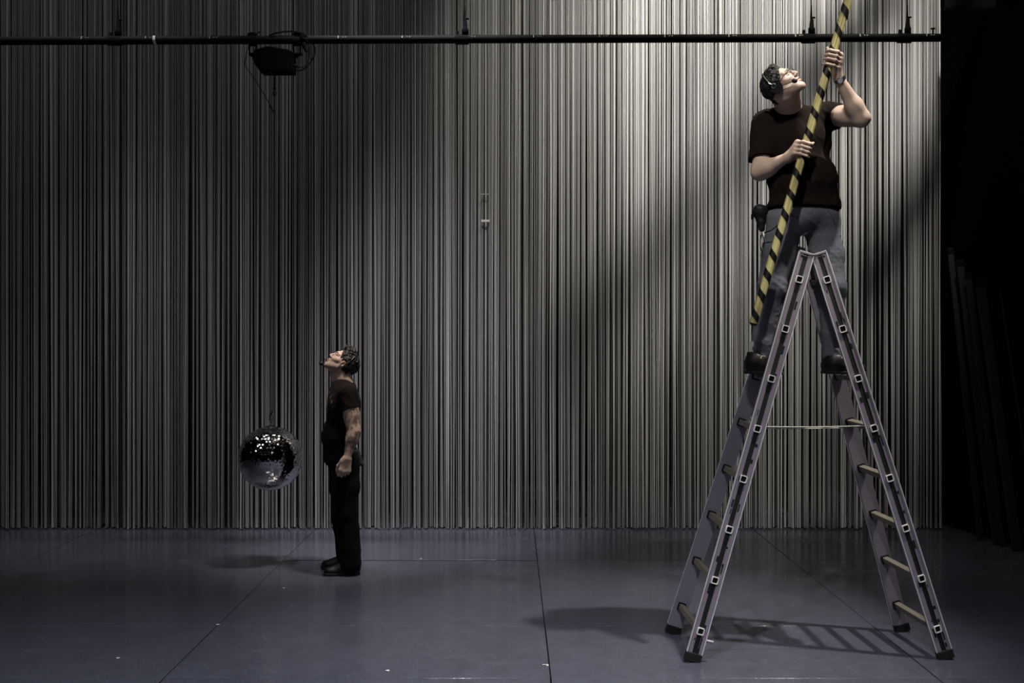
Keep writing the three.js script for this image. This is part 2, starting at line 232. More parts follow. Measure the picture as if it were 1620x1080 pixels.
// ---------------------------------------------------------------- lighting pipe, hangers, winch, mirror ball
{
  const PD = 8.6, pl = at(-160, 65, PD), pr = at(1487, 59.6, PD), along = (px) => pl.clone().lerp(pr, (px + 160) / 1647);
  const pipe = thing('lighting_pipe', 'long black steel pipe hanging across the top in front of the curtain', 'pipe', pl.toArray());
  const loc = (v) => v.clone().sub(pl);
  part('tube', rod(V(0, 0, 0), loc(pr), 0.033, 0.031, 24), M.pipe, pipe);
  part('end_cap', rod(loc(pr), loc(pr).add(V(0.012, 0, 0)), 0.03, 0.026, 24), M.black, pipe);
  for (const px of [131, 232, 333, 536, 637, 740, 844, 948, 1051, 1152, 1257, 1359, 1464]) {
    const c = loc(along(px)).add(V(0, 0.014, 0.0285)), g = box(0.007, 0.024, 0.004).applyMatrix4(new THREE.Matrix4().makeRotationX(-0.45)).translate(c.x, c.y, c.z);
    part('tick_mark', [g, box(0.012, 0.007, 0.004).translate(c.x + 0.035, c.y, c.z), box(0.01, 0.008, 0.004).translate(c.x + 0.055, c.y, c.z)], std(px > 1000 ? 0xd8d4ca : 0x8d8a86, 0.7), pipe, 'small white distance mark');  // marks on the right of the pipe are paler
  }
  { const c = loc(along(245.5)), g = new THREE.CylinderGeometry(0.0345, 0.0345, 0.02, 24, 1, true).rotateZ(Math.PI / 2 + 0.12).translate(c.x, c.y, c.z); part('tape_band', g, std(0xc9c6d4, 0.6, { side: THREE.DoubleSide }), pipe, 'pale tape band around the pipe'); }
  part('thumb_bolt', [rod(loc(along(1476)).add(V(0, 0.03, 0)), loc(along(1476)).add(V(0, 0.065, 0)), 0.006), rbox(0.034, 0.014, 0.012, 0.005).translate(...loc(along(1476)).add(V(0, 0.07, 0)).toArray())], M.black, pipe);
  // four hangers: clamp, tapered sleeve, wire rope
  const names = ['tapered black pipe hanger at far left end of the lighting pipe', 'black pipe hanger between the two men at mid pipe', 'black pipe hanger just above the climbing man, left of the striped pole', 'rightmost black pipe hanger beside the curtain edge'];
  [187, 736, 1284, 1436].forEach((px, i) => {
    const c = along(px), t = thing('pipe_hanger', names[i], 'hanger', c.toArray(), null);
    part('clamp', [new THREE.CylinderGeometry(0.038, 0.038, 0.1, 20).rotateZ(Math.PI / 2).translate(-0.025, -0.003, 0), rbox(0.02, 0.035, 0.02, 0.004, -0.06, 0.045, 0)], M.black, t);
    part('sleeve', new THREE.LatheGeometry([[0.0, 0.03], [0.025, 0.03], [0.025, 0.075], [0.019, 0.08], [0.016, 0.105], [0.011, 0.15], [0.007, 0.155], [0, 0.155]].map(([a, b]) => new THREE.Vector2(a, b)), 16), M.black, t);
    part('cable_clip', [rbox(0.034, 0.012, 0.016, 0.004, 0.012, 0.157, 0)], M.black, t);
    part('wire_rope', tube([V(0, 0.14, 0), V(i === 3 ? -0.006 : -0.002, 0.2, 0), V(-0.004, 0.235, 0), V(-0.004, 0.29, 0), V(-0.002, 5.6 - c.y, 0)], 0.0045, 40, 6), M.darkSteel, t);
    part('turnbuckle', rod(V(-0.004, 0.15, 0), V(-0.003, 0.255, 0), 0.009, 0.005, 8), M.black, t);
  });
  // winch that carries the mirror ball
  const wc = along(432), w = thing('winch_motor', 'black hoist motor box clamped under the lighting pipe above the mirror ball', 'motor', wc.toArray());
  const s = 8.6 / F, L = (px, py, z = 0) => at(px, py, PD).sub(wc).add(V(0, 0, z));
  {
    const sh = new THREE.Shape(); [[407, 84], [416, 81.5], [425, 78.5], [436, 79.5], [448, 82], [460, 84], [464, 86], [464, 114.5], [415, 114.5], [407, 104]].forEach(([x, y], i) => { const p = L(x, y); i ? sh.lineTo(p.x, p.y) : sh.moveTo(p.x, p.y); });
    const g = new THREE.ExtrudeGeometry(sh, { depth: 0.16, bevelEnabled: true, bevelSize: 0.006, bevelThickness: 0.006, bevelSegments: 2 }).translate(0, 0, -0.08);
    part('housing', g, new THREE.MeshPhysicalMaterial({ color: 0x040404, roughness: 0.9, specularIntensity: 0.2 }), w);
    part('side_cover', rbox(0.03, 0.14, 0.13, 0.006, ...L(461, 100).toArray()), M.darkSteel, w);
    part('mounting_bar', rbox(0.41, 0.014, 0.05, 0.004, ...L(436, 85.5).toArray()), M.black, w);
    part('lifting_eye', new THREE.TorusGeometry(0.012, 0.003, 8, 20).translate(...L(429.5, 115, 0.05).toArray()), M.steel, w);
    part('status_lamp', ball(L(431, 77.5, 0.05), 0.005), M.white, w);
    for (const px of [400, 470]) {
      const cl = part('pipe_clamp', [new THREE.CylinderGeometry(0.042, 0.042, 0.05, 20).rotateZ(Math.PI / 2).translate(...L(px, 64.5).toArray()), rbox(0.05, 0.05, 0.05, 0.008, ...L(px, 57).toArray()), rbox(0.02, 0.035, 0.03, 0.005, ...L(px - 6, 56).toArray())], M.black, w);
      part('wing_bolt', rod(L(px + 3, 58, 0.02), L(px + (px < 420 ? 12 : 8), px < 420 ? 51 : 55, 0.02), 0.004), M.black, cl);
      const u = [L(px - 6, 70), L(px - 5.5, 78), L(px - 4, 87), L(px, 89), L(px + 4, 87), L(px + 5, 78), L(px + 5.5, 70)];
      part('shackle', tube(u, 0.007, 40, 8), M.black, w);
      part('shackle_pin', [rod(L(px - 6, 86), L(px + 8, 86), 0.011), rod(L(px, 86), L(px, 93), 0.005, 0.003)], M.black, w);
    }
    part('power_cable', tube([L(427, 58, 0.03), L(436, 54.5, 0.03), L(452, 51.8, 0.03), L(470, 51.5, 0.03), L(481, 55, 0.03), L(491, 64, 0.02), L(497.5, 74, 0.01), L(498.5, 84, 0.01), L(493, 97, 0.02), L(484, 109, 0.03), L(474, 112.8, 0.03), L(465, 110, 0.03)], 0.0062, 90, 8), M.black, w);
    part('thin_cable', tube([L(468, 52, 0.04), L(480, 57, 0.04), L(489, 70, 0.04), L(490.5, 85, 0.03), L(488, 100, 0.03), L(480, 108, 0.03), L(470, 106, 0.03)], 0.0038, 60, 6), M.black, w);
    part('plug', [rod(L(481, 70, 0.04), L(487, 84, 0.04), 0.02, 0.012, 12), rod(L(466, 105, 0.03), L(474, 107, 0.03), 0.014, 0.007, 12)], M.black, w);
    part('cable_sleeve', rod(L(494, 94, 0.02), L(497, 88, 0.012), 0.011, 0.011, 10), M.black, w);
    part('drop_pin', rod(L(400.5, 90), L(400.5, 95), 0.004), M.black, w);
  }
  // steel rope from the winch with chain links and a hook near the top
  const ht = at(434, 115, PD), hb = at(431.5, 652, PD), hc = thing('hoist_rope', 'thin steel rope running from the winch down to the mirror ball', 'rope', ht.toArray());
  const Q = (px, py) => at(px, py, PD).sub(ht);
  part('rope', rod(Q(434, 146), hb.clone().sub(ht), 0.0035, 0.0035, 8), M.darkSteel, hc);
  for (let i = 0; i < 6; i++) part('chain_link', new THREE.TorusGeometry(0.009, 0.0035, 6, 14).scale(0.75, 1.5, 1).rotateY(i % 2 ? Math.PI / 2 : 0).translate(...Q(434.3 - i * 0.05, 117.5 + i * 3.6).toArray()), M.darkSteel, hc);
  part('hook', [new THREE.TorusGeometry(0.014, 0.004, 8, 20).scale(0.8, 1.1, 1).translate(...Q(434.5, 148).toArray()), rbox(0.02, 0.03, 0.016, 0.005, ...Q(434, 140).toArray())], M.darkSteel, hc);
  // slack safety line from the left clamp
  const sl = at(391, 70, PD), sf = thing('safety_line', 'thin slack black cord hanging from the winch clamp to the hoist rope', 'cord', sl.toArray());
  const S = (px, py, z = 0) => at(px, py, PD).sub(sl).add(V(0, 0, z));
  part('cord', tube([S(394, 72), S(390, 85), S(388, 104), S(392, 109.5), S(404, 127), S(418, 150), S(427, 166), S(431, 175)], 0.0028, 60, 6), M.black, sf);
  part('clip', [rod(S(427, 166), S(432, 176), 0.007, 0.005, 8), new THREE.TorusGeometry(0.011, 0.003, 6, 14).translate(...S(433.5, 177).toArray())], M.darkSteel, sf);

  // mirror ball
  const bc = at(428, 724.5, PD), br = 0.245, mb = thing('mirror_ball', 'silver mirror ball of tiny square facets hanging beside the standing man', 'mirror ball', bc.toArray());
  part('core', new THREE.SphereGeometry(br - 0.003, 48, 32), M.core, mb);
  const R = rng(5), spots = [], th = 0.0125; let lat = -Math.PI / 2 + 0.06;
  const step = th / br;
  for (; lat < Math.PI / 2 - 0.05; lat += step) { const n = Math.max(3, Math.round(2 * Math.PI * Math.cos(lat) / step)); for (let i = 0; i < n; i++) spots.push([lat, i / n * 2 * Math.PI]); }
  const im = new THREE.InstancedMesh(new THREE.BoxGeometry(th * 0.95, th * 0.95, 0.003), M.mirror, spots.length), o = new THREE.Object3D();
  spots.forEach(([la, lo], i) => {
    const d = V(Math.cos(la) * Math.sin(lo), Math.sin(la), Math.cos(la) * Math.cos(lo));
    o.position.copy(d).multiplyScalar(br - 0.0015); o.lookAt(d.clone().multiplyScalar(2).add(V((R() - 0.5), (R() - 0.5), (R() - 0.5)).multiplyScalar(R() < 0.35 ? 0.42 : 0.16)));
    o.updateMatrix(); im.setMatrixAt(i, o.matrix);
  });
  im.name = 'mirror_facets'; im.userData.kind = 'stuff'; im.castShadow = im.receiveShadow = true; mb.add(im);
  part('top_cap', new THREE.LatheGeometry([[0, 0.256], [0.014, 0.255], [0.02, 0.248], [0.04, 0.243], [0.04, 0.238]].map(([a, b]) => new THREE.Vector2(a, b)), 24), M.darkSteel, mb);
  part('eye_bolt', new THREE.TorusGeometry(0.014, 0.004, 8, 20).translate(0, 0.272, 0), M.steel, mb);
  part('carabiner', [new THREE.TorusGeometry(0.02, 0.004, 8, 24).scale(0.6, 1.5, 1).translate(0.004, 0.31, 0), rod(V(0.005, 0.335, 0), V(0.015, 0.36, 0), 0.006, 0.004)], M.darkSteel, mb);
}

// ---------------------------------------------------------------- double-sided stepladder
{
  const ends = { NL: [V(0.974, 0, -6.07), V(1.628, 2.225, -6.19)], NR: [V(2.375, 0, -6.12), V(1.703, 2.225, -6.22)], FL: [V(0.95, 0, -6.64), V(1.668, 2.285, -6.53)], FR: [V(2.336, 0, -6.69), V(1.73, 2.225, -6.56)] };
  const O = V(1.66, 0, -6.38), ld = thing('stepladder', 'tall aluminium double-sided stepladder under the man with the striped pole', 'ladder', O.toArray());
  for (const k in ends) ends[k].forEach((v) => v.sub(O));
  const basis = {};
  const WD = 0.083, TH = 0.026;
  for (const [a, b, outer] of [['NL', 'FL', 1], ['NR', 'FR', 1], ['FL', 'NL', -1], ['FR', 'NR', -1]]) {
    const A = ends[a][1].clone().sub(ends[a][0]), len = A.length(); A.normalize();
    const T = V(0, 0, outer).addScaledVector(A, -A.z * outer).normalize(), Wd = A.clone().cross(T).normalize();   // T points to the ladder's outside
    const m = new THREE.Matrix4().makeBasis(Wd, A, T).setPosition(ends[a][0]); basis[a] = { m, A, T, Wd, len };
    const hw = WD / 2, ht = TH / 2, sh = new THREE.Shape();
    [[-hw, -ht], [hw, -ht], [hw, ht], [hw - 0.006, ht], [hw - 0.006, ht - 0.004], [0.0145, ht - 0.004], [0.0145, ht - 0.008], [-0.0145, ht - 0.008], [-0.0145, ht - 0.004], [-hw + 0.006, ht - 0.004], [-hw + 0.006, ht], [-hw, ht]].forEach(([x, y], i) => i ? sh.lineTo(x, y) : sh.moveTo(x, y));
    const g = new THREE.ExtrudeGeometry(sh, { depth: len - 0.03, bevelEnabled: true, bevelSize: 0.0012, bevelThickness: 0.0012, bevelSegments: 1 });
    g.applyMatrix4(new THREE.Matrix4().makeBasis(V(1, 0, 0), V(0, 0, 1), V(0, 1, 0))).translate(0, 0.03, 0);
    // that basis mirrors, so turn the faces round again
    const gi = g.index ? g.toNonIndexed() : g, p = gi.attributes.position, n = gi.attributes.normal;
    for (let i = 0; i < p.count; i += 3) for (const at3 of [p, n]) { const t = [at3.getX(i), at3.getY(i), at3.getZ(i)]; at3.setXYZ(i, at3.getX(i + 1), at3.getY(i + 1), at3.getZ(i + 1)); at3.setXYZ(i + 1, ...t); }
    const rail = part('rail', gi.applyMatrix4(m), M.alu, ld);
    for (const sx of [-1, 1]) part('rail_edge_highlight', box(0.005, len - 0.035, 0.005, sx * (hw + 0.0005), len / 2 + 0.012, ht - 0.0005).applyMatrix4(m), M.edgeHighlight, rail, 'pale strip for the rail edge highlight');  // edge highlights painted as thin near-white strips
    part('rail_stripe', box(0.0285, len - 0.05, 0.003, 0, len / 2 + 0.005, ht - 0.0072).applyMatrix4(m), M.stripe, rail, 'black strip set in the rail');
    const R = rng(31 + len * 1000), chips = [];
    for (let i = 0; i < 26; i++) { const y = 0.06 + Math.pow(R(), 1.6) * (len - 0.2), w = 0.004 + R() * 0.012, h = 0.008 + R() * 0.05, sx = R() < 0.5 ? -1 : 1; chips.push(box(w, h, 0.0006, sx * (0.016 + R() * 0.006), y, ht - 0.0024).applyMatrix4(m)); }
    part('worn_patches', merged(chips), M.stripe, rail).userData.kind = 'stuff';
    part('foot', [rbox(WD + 0.008, 0.05, TH + 0.01, 0.005, 0, 0.025, 0).applyMatrix4(m)], M.rubber, ld);
    part('top_cap', rbox(WD + 0.003, 0.014, TH + 0.004, 0.003, 0, len - 0.003, 0).applyMatrix4(m), M.alu, ld);
  }
  const q = new THREE.Quaternion();
  const rungs = [];
  for (const [n, f] of [['NL', 'FL'], ['NR', 'FR']]) for (let i = 0; i < 8; i++) {
    const h = 0.165 + 0.2733 * i, pt = (k) => { const [a, b] = ends[k]; return a.clone().lerp(b, h / b.y); }, a = pt(n), b = pt(f), Z = a.clone().sub(b), len = Z.length(); Z.normalize();
    const Y = basis[n].A.clone().addScaledVector(Z, -basis[n].A.dot(Z)).normalize(), X = Y.clone().cross(Z), half = 0.0185;
    const m = new THREE.Matrix4().makeBasis(X, Y, Z).setPosition(a.clone().add(b).multiplyScalar(0.5));
    const sq = (r, c) => { const s = new THREE.Shape(), e = r - c; s.moveTo(-e, -r); s.lineTo(e, -r); s.quadraticCurveTo(r, -r, r, -e); s.lineTo(r, e); s.quadraticCurveTo(r, r, e, r); s.lineTo(-e, r); s.quadraticCurveTo(-r, r, -r, e); s.lineTo(-r, -e); s.quadraticCurveTo(-r, -r, -e, -r); return s; };
    const body = new THREE.ExtrudeGeometry(sq(0.0165, 0.004), { depth: len - 0.01, bevelEnabled: false, curveSegments: 3 }).translate(0, 0, -len / 2 + 0.005);
    const rg = part('rung', body.applyMatrix4(m), M.rung, ld);
    for (const s of [1, -1]) {
      const ring = sq(half + 0.0012, 0.009); ring.holes.push(sq(half - 0.0038, 0.006));
      part('rung_rim', new THREE.ExtrudeGeometry(ring, { depth: 0.01, bevelEnabled: false, curveSegments: 4 }).translate(0, 0, s > 0 ? len / 2 + 0.0095 : -len / 2 - 0.0195).applyMatrix4(m), M.rim, rg, 'bright flanged tube end');
      part('rung_dark_hollow', new THREE.ExtrudeGeometry(sq(half - 0.0036, 0.006), { depth: 0.002, bevelEnabled: false, curveSegments: 4 }).translate(0, 0, s > 0 ? len / 2 + 0.009 : -len / 2 - 0.011).applyMatrix4(m), M.hole, rg);  // black plate painted for the dark inside of the tube
    }
    const col = new THREE.ExtrudeGeometry(sq(0.024, 0.008), { depth: 0.012, bevelEnabled: false, curveSegments: 3 }); part('collar', [col.clone().translate(0, 0, len / 2 - 0.025).applyMatrix4(m), col.translate(0, 0, -len / 2 + 0.013).applyMatrix4(m)], M.darkSteel, rg);
    rungs.push(m);
  }
  for (const s of [['NL', 'NR', 1], ['FL', 'FR', -1]]) {
    const a = ends[s[0]][1].clone().addScaledVector(basis[s[0]].A, -0.03), b = ends[s[1]][1].clone().addScaledVector(basis[s[1]].A, -0.03); b.y = a.y = Math.min(a.y, b.y);
    part('hinge_plate', rbox(Math.abs(b.x - a.x) + 0.05, 0.05, 0.006, 0.002, (a.x + b.x) / 2, a.y, (a.z + b.z) / 2 - s[2] * 0.018), M.darkSteel, ld);
    part('hinge_bolt', [rod(V((a.x + b.x) / 2, a.y + 0.008, a.z - s[2] * 0.02), V((a.x + b.x) / 2, a.y + 0.008, a.z + s[2] * 0.014), 0.012)], M.steel, ld);
    for (const [e2, dx] of [[a, -0.018], [b, 0.018]]) part('rivet', ball(e2.clone().add(V(dx, 0.012, s[2] * 0.012)), 0.006, 1, 1, 0.5), M.stripe, ld);
  }
  const S = (k, h) => { const [a, b] = ends[k]; return a.clone().lerp(b, h / b.y); };
  part('spreader_cord', tube([S('NL', 1.268), S('NL', 1.268).lerp(S('NR', 1.27), 0.5).add(V(0, -0.004, 0)), S('NR', 1.27)], 0.0032, 20, 6), M.cord, ld, 'pale cord that stops the ladder spreading');
  part('spreader_cord', tube([S('FL', 1.222), S('FL', 1.222).lerp(S('FR', 1.222), 0.5).add(V(0, -0.003, 0)), S('FR', 1.222)], 0.0032, 20, 6), M.cord, ld, 'pale cord that stops the ladder spreading');
  const pg = S('NL', 0.115); part('peg', rod(pg.clone().add(V(0.02, 0, 0)), pg.clone().add(V(0.085, -0.012, 0.004)), 0.009, 0.009, 12), M.alu, ld);
}

// ---------------------------------------------------------------- striped pole
const PB = at(1192, 511, 6.2), PT = at(1399, -196, 6.06), POLE_R = 0.0235;
const onPole = (py) => { let t = 0.5; for (let i = 0; i < 30; i++) { const p = PB.clone().lerp(PT, t), y = HY - (p.y - H) * F / -p.z; t += (y - py) / 707; } return PB.clone().lerp(PT, t); };
{
  const pole = thing('striped_pole', 'long yellow pole wound with black tape in the climbing man\'s hands', 'pole', PB.toArray());
  const dir = PT.clone().sub(PB), len = dir.length(); dir.normalize();
  const q = new THREE.Quaternion().setFromUnitVectors(V(0, 1, 0), dir), R = rng(3);
  const wood = texture(128, 512, (x, y) => { const s = Math.sin(x * 0.9 + noise(x * 0.2, y * 0.01, 2) * 3) * 9 + noise(x * 0.5, y * 0.03, 5) * 18, st = Math.max(0, noise(x * 0.11, y * 0.012, 9)) * 70; return [206 + s - st, 196 + s - st * 1.05, 134 + s - st * 0.8]; }, true);
  const sg = new THREE.CylinderGeometry(POLE_R, POLE_R, len, 20, 1).translate(0, len / 2, 0);
  part('shaft', sg.applyQuaternion(q), std(0xffffff, 0.5, { map: wood }), pole);
  // one helical ribbon of black tape with a little thickness
  const pitch = 0.117, width = 0.046, pos = [], idx = [], turns = len / pitch, N = Math.floor(turns * 24);
  const rr = [POLE_R + 0.0002, POLE_R + 0.0008];
  for (let i = 0; i <= N; i++) { const t = i / N, a = t * turns * 2 * Math.PI + 0.6, y = t * (len - width) , wv = width * (0.92 + 0.12 * noise(i * 0.21, 1, 4)); for (const [dy, r] of [[0, rr[0]], [0, rr[1]], [wv, rr[1]], [wv, rr[0]]]) { const yy = Math.min(len, Math.max(0, y + dy + noise(i * 0.3, dy * 40, 7) * 0.002)); pos.push(Math.cos(a) * r, yy, Math.sin(a) * r); } if (i) for (let k = 0; k < 3; k++) { const b = (i - 1) * 4 + k; idx.push(b, b + 1, b + 4, b + 1, b + 5, b + 4); } }
  const g = new THREE.BufferGeometry(); g.setAttribute('position', new THREE.Float32BufferAttribute(pos, 3)); g.setIndex(idx); g.computeVertexNormals();
  part('black_tape', g.applyQuaternion(q), std(0x0a0a0b, 0.45, { side: THREE.DoubleSide }), pole, 'black tape wound in a spiral');
  part('end_tip', rod(V(0, 0, 0), dir.clone().multiplyScalar(-0.012), POLE_R * 0.98, POLE_R * 0.7, 20), M.rubber, pole);
}

// ---------------------------------------------------------------- people
const lin = (hex) => new THREE.Color(hex).toArray();
const SK = lin(0xc2ab9c), SKR = lin(0xa8786c), STUB = lin(0x6e5a50), LIP = lin(0x9a5e54), INK = lin(0x3a322e);
function headFrame(C, yaw, pitch, s, roll = 0) {
  const cy = Math.cos(yaw * D2R), sy = Math.sin(yaw * D2R), cp = Math.cos(pitch * D2R), sp = Math.sin(pitch * D2R);
  const Z = V(cp * sy, sp, cp * cy), Y = V(-sp * sy, cp, -sp * cy).applyAxisAngle(Z, roll * D2R), X = Y.clone().cross(Z), m = new THREE.Matrix4().makeBasis(X, Y, Z).setPosition(C), q = new THREE.Quaternion().setFromRotationMatrix(m), inv = m.clone().invert();
  const w = (x, y, z) => V(x * s, y * s, z * s).applyMatrix4(m);
  const dirOf = (x, y, z) => V(x, y, z).normalize().applyQuaternion(q);
  return { C, q, s, w, dirOf, m, local: (x, y, z) => { const e = inv.elements; return [(e[0] * x + e[4] * y + e[8] * z + e[12]) / s, (e[1] * x + e[5] * y + e[9] * z + e[13]) / s, (e[2] * x + e[6] * y + e[10] * z + e[14]) / s]; } };
}
function headPrims(h) {
  const { w, q, s } = h, el = (c, r, k, sub) => ellipsoid(w(...c), r.map((v) => v * s), k * s, q, sub), cp = (a, b, ra, rb, k, sub) => capsule(w(...a), w(...b), ra * s, rb * s, k * s, sub), out = [];
  out.push(el([0, 0.032, -0.016], [0.075, 0.092, 0.1], 0.01));
  out.push(el([0, 0.0, 0.03], [0.062, 0.085, 0.062], 0.03));
  out.push(el([0, -0.055, 0.045], [0.044, 0.05, 0.046], 0.03));
  for (const x of [-1, 1]) {
    out.push(cp([x * 0.056, -0.045, 0.008], [x * 0.018, -0.098, 0.076], 0.022, 0.017, 0.03));
    out.push(cp([x * 0.034, -0.018, 0.07], [x * 0.058, -0.004, 0.045], 0.015, 0.014, 0.025));
    out.push(cp([x * 0.012, 0.036, 0.09], [x * 0.05, 0.034, 0.07], 0.011, 0.01, 0.015));
  }
  out.push(el([0, -0.102, 0.08], [0.02, 0.016, 0.016], 0.02));
  for (const x of [-1, 1]) out.push(el([x * 0.031, 0.012, 0.098], [0.019, 0.013, 0.018], 0.012, true));
  for (const x of [-1, 1]) { out.push(el([x * 0.031, 0.0205, 0.083], [0.0175, 0.0065, 0.012], 0.004)); out.push(el([x * 0.031, 0.006, 0.082], [0.0165, 0.005, 0.01], 0.004)); }
  out.push(cp([0, 0.026, 0.092], [0, -0.018, 0.112], 0.0075, 0.0115, 0.012));
  out.push(el([0, -0.021, 0.112], [0.0115, 0.0105, 0.012], 0.008));
  for (const x of [-1, 1]) out.push(el([x * 0.0125, -0.025, 0.1], [0.0085, 0.0085, 0.012], 0.006));
  for (const x of [-1, 1]) out.push(el([x * 0.0065, -0.033, 0.107], [0.0038, 0.005, 0.006], 0.003, true));
  out.push(cp([-0.02, -0.053, 0.088], [0, -0.05, 0.099], 0.0055, 0.007, 0.008)); out.push(cp([0.02, -0.053, 0.088], [0, -0.05, 0.099], 0.0055, 0.007, 0.008));
  out.push(cp([-0.018, -0.064, 0.087], [0, -0.067, 0.096], 0.006, 0.008, 0.008)); out.push(cp([0.018, -0.064, 0.087], [0, -0.067, 0.096], 0.006, 0.008, 0.008));
  out.push(cp([-0.023, -0.0575, 0.094], [0.023, -0.0575, 0.094], 0.0016, 0.0016, 0.004, true)); out.push(el([0, -0.0575, 0.107], [0.02, 0.0022, 0.008], 0.003, true));
  for (const x of [-1, 1]) {
    const eq = q.clone().multiply(new THREE.Quaternion().setFromEuler(new THREE.Euler(0.15, x * 0.35, 0)));
    out.push(ellipsoid(w(x * 0.079, 0.0, -0.008), [0.009 * s, 0.033 * s, 0.02 * s], 0.008 * s, eq));
    out.push(ellipsoid(w(x * 0.0865, 0.006, -0.005), [0.006 * s, 0.017 * s, 0.0105 * s], 0.005 * s, eq, true));
  }
  return out;
}
function faceColor(h, stubble) {
  return (x, y, z) => {
    const [a, b, c] = h.local(x, y, z); let k = mix(SK, SKR, 0.12 + 0.1 * noise(x * 40, y * 40, z * 40));
    if (Math.hypot(a, b - 0.02, c) > 0.17 || b < -0.14) return k;
    k = mix(k, SKR, 0.35 * sm(0.03, 0.0, Math.hypot(a, b + 0.02, c - 0.11)) + 0.3 * sm(0.068, 0.08, Math.abs(a)));
    const beard = sm(-0.022, -0.05, b - 0.45 * Math.max(0, Math.abs(a) - 0.03)) * sm(-0.03, 0.01, c) ; k = mix(k, STUB, stubble * beard * (0.75 + 0.25 * noise(a * 400, b * 400, c * 400)));
    const lip = sm(0.0105, 0.006, Math.abs(b + 0.0585)) * sm(0.024, 0.017, Math.abs(a)) * sm(0.08, 0.088, c); k = mix(k, LIP, lip * 0.8);
    const brow = sm(0.006, 0.002, Math.abs(b - 0.037 + Math.abs(a) * 0.05)) * sm(0.012, 0.018, Math.abs(a)) * sm(0.056, 0.048, Math.abs(a)) * sm(0.06, 0.07, c); return mix(k, lin(0x1a120d), brow * 0.85);
  };
}
function eyes(h, parent) {
  for (const x of [-1, 1]) {
    const e = part('eye', new THREE.SphereGeometry(0.0118 * h.s, 20, 14).translate(...h.w(x * 0.031, 0.0135, 0.0775).toArray()), M.eyeWhite, parent);
    part('iris', new THREE.SphereGeometry(0.0062 * h.s, 16, 10).scale(1, 1, 0.5).applyQuaternion(h.q).translate(...h.w(x * 0.031, 0.0158, 0.0872).toArray()), M.iris, e);
  }
}
function hairField(h, thick, curl, freq, top) {
  const { w, q, s, dirOf } = h, prims = [ellipsoid(w(0, 0.034, -0.017), [(0.077 + thick) * s, (0.094 + thick) * s, (0.102 + thick) * s], 0.01, q), capsule(w(-0.024, -0.04, -0.084), w(0.024, -0.04, -0.084), 0.028 * s, 0.028 * s, 0.03)];
  if (top) prims.push(ellipsoid(w(...top.c), top.r.map((v) => v * s), 0.02, q));
  for (const x of [-1, 1]) prims.push(ellipsoid(w(x * 0.09, -0.002, -0.002), [0.03 * s, 0.042 * s, 0.03 * s], 0.008, q, true));
  return field(prims, { disp: (x, y, z) => { const [a, b, c] = h.local(x, y, z); return curl * (noise(a * freq, b * freq, c * freq) + 0.6 * noise(a * freq * 2.3, b * freq * 2.3, c * freq * 2.3 + 9)); }, clips: [{ p: w(0, 0.078, 0.072), n: dirOf(0, -0.42, 0.9) }, { p: w(0, -0.018, -0.006), n: dirOf(0, -0.75, 0.66) }, { p: w(0, -0.066, 0), n: dirOf(0, -1, 0.1) }] });
}
// four fingers and a thumb closed round a pole: C on the pole's axis, u along it, f to its front, e to the knuckles' side
function grip(C, u, f, e, W, offs, tight = 1) {
  const out = [], pt = (deg, r, o) => C.clone().addScaledVector(u, o).addScaledVector(e, r * Math.cos(deg * D2R)).addScaledVector(f, r * Math.sin(deg * D2R)), mcp = [];
  offs.forEach((o, i) => {
    const rr = [0.0093, 0.0095, 0.009, 0.0078][i], m = pt(-8, 0.047, o * 0.95), p = pt(58, 0.0405 * tight, o), d = pt(122, 0.0355, o * 1.02), t = pt(178, 0.0345, o * 1.03); mcp.push(m);
    out.push(capsule(m, p, rr + 0.0012, rr + 0.0004, 0.004), capsule(p, d, rr + 0.0004, rr - 0.0004, 0.004), capsule(d, t, rr - 0.0004, rr - 0.0014, 0.004));
    out.push(capsule(p.clone().addScaledVector(p.clone().sub(C).normalize(), 0.001), p, rr + 0.0008, rr + 0.0008, 0.004));
  });
  mcp.forEach((m, i) => out.push(capsule(m, W.clone().addScaledVector(u, 0.014 - i * 0.009), 0.0125, 0.017, 0.018)));
  const b = pt(-62, 0.046, offs[0] * 0.2), b2 = pt(-105, 0.042, offs[0] * 0.9), b3 = pt(-150, 0.037, offs[0] * 1.25), b4 = pt(-195, 0.036, offs[0] * 1.35);
  out.push(capsule(W, b, 0.018, 0.016, 0.02), capsule(b, b2, 0.0145, 0.0115, 0.012), capsule(b2, b3, 0.0112, 0.0105, 0.006), capsule(b3, b4, 0.0105, 0.0085, 0.005));
  return out;
}
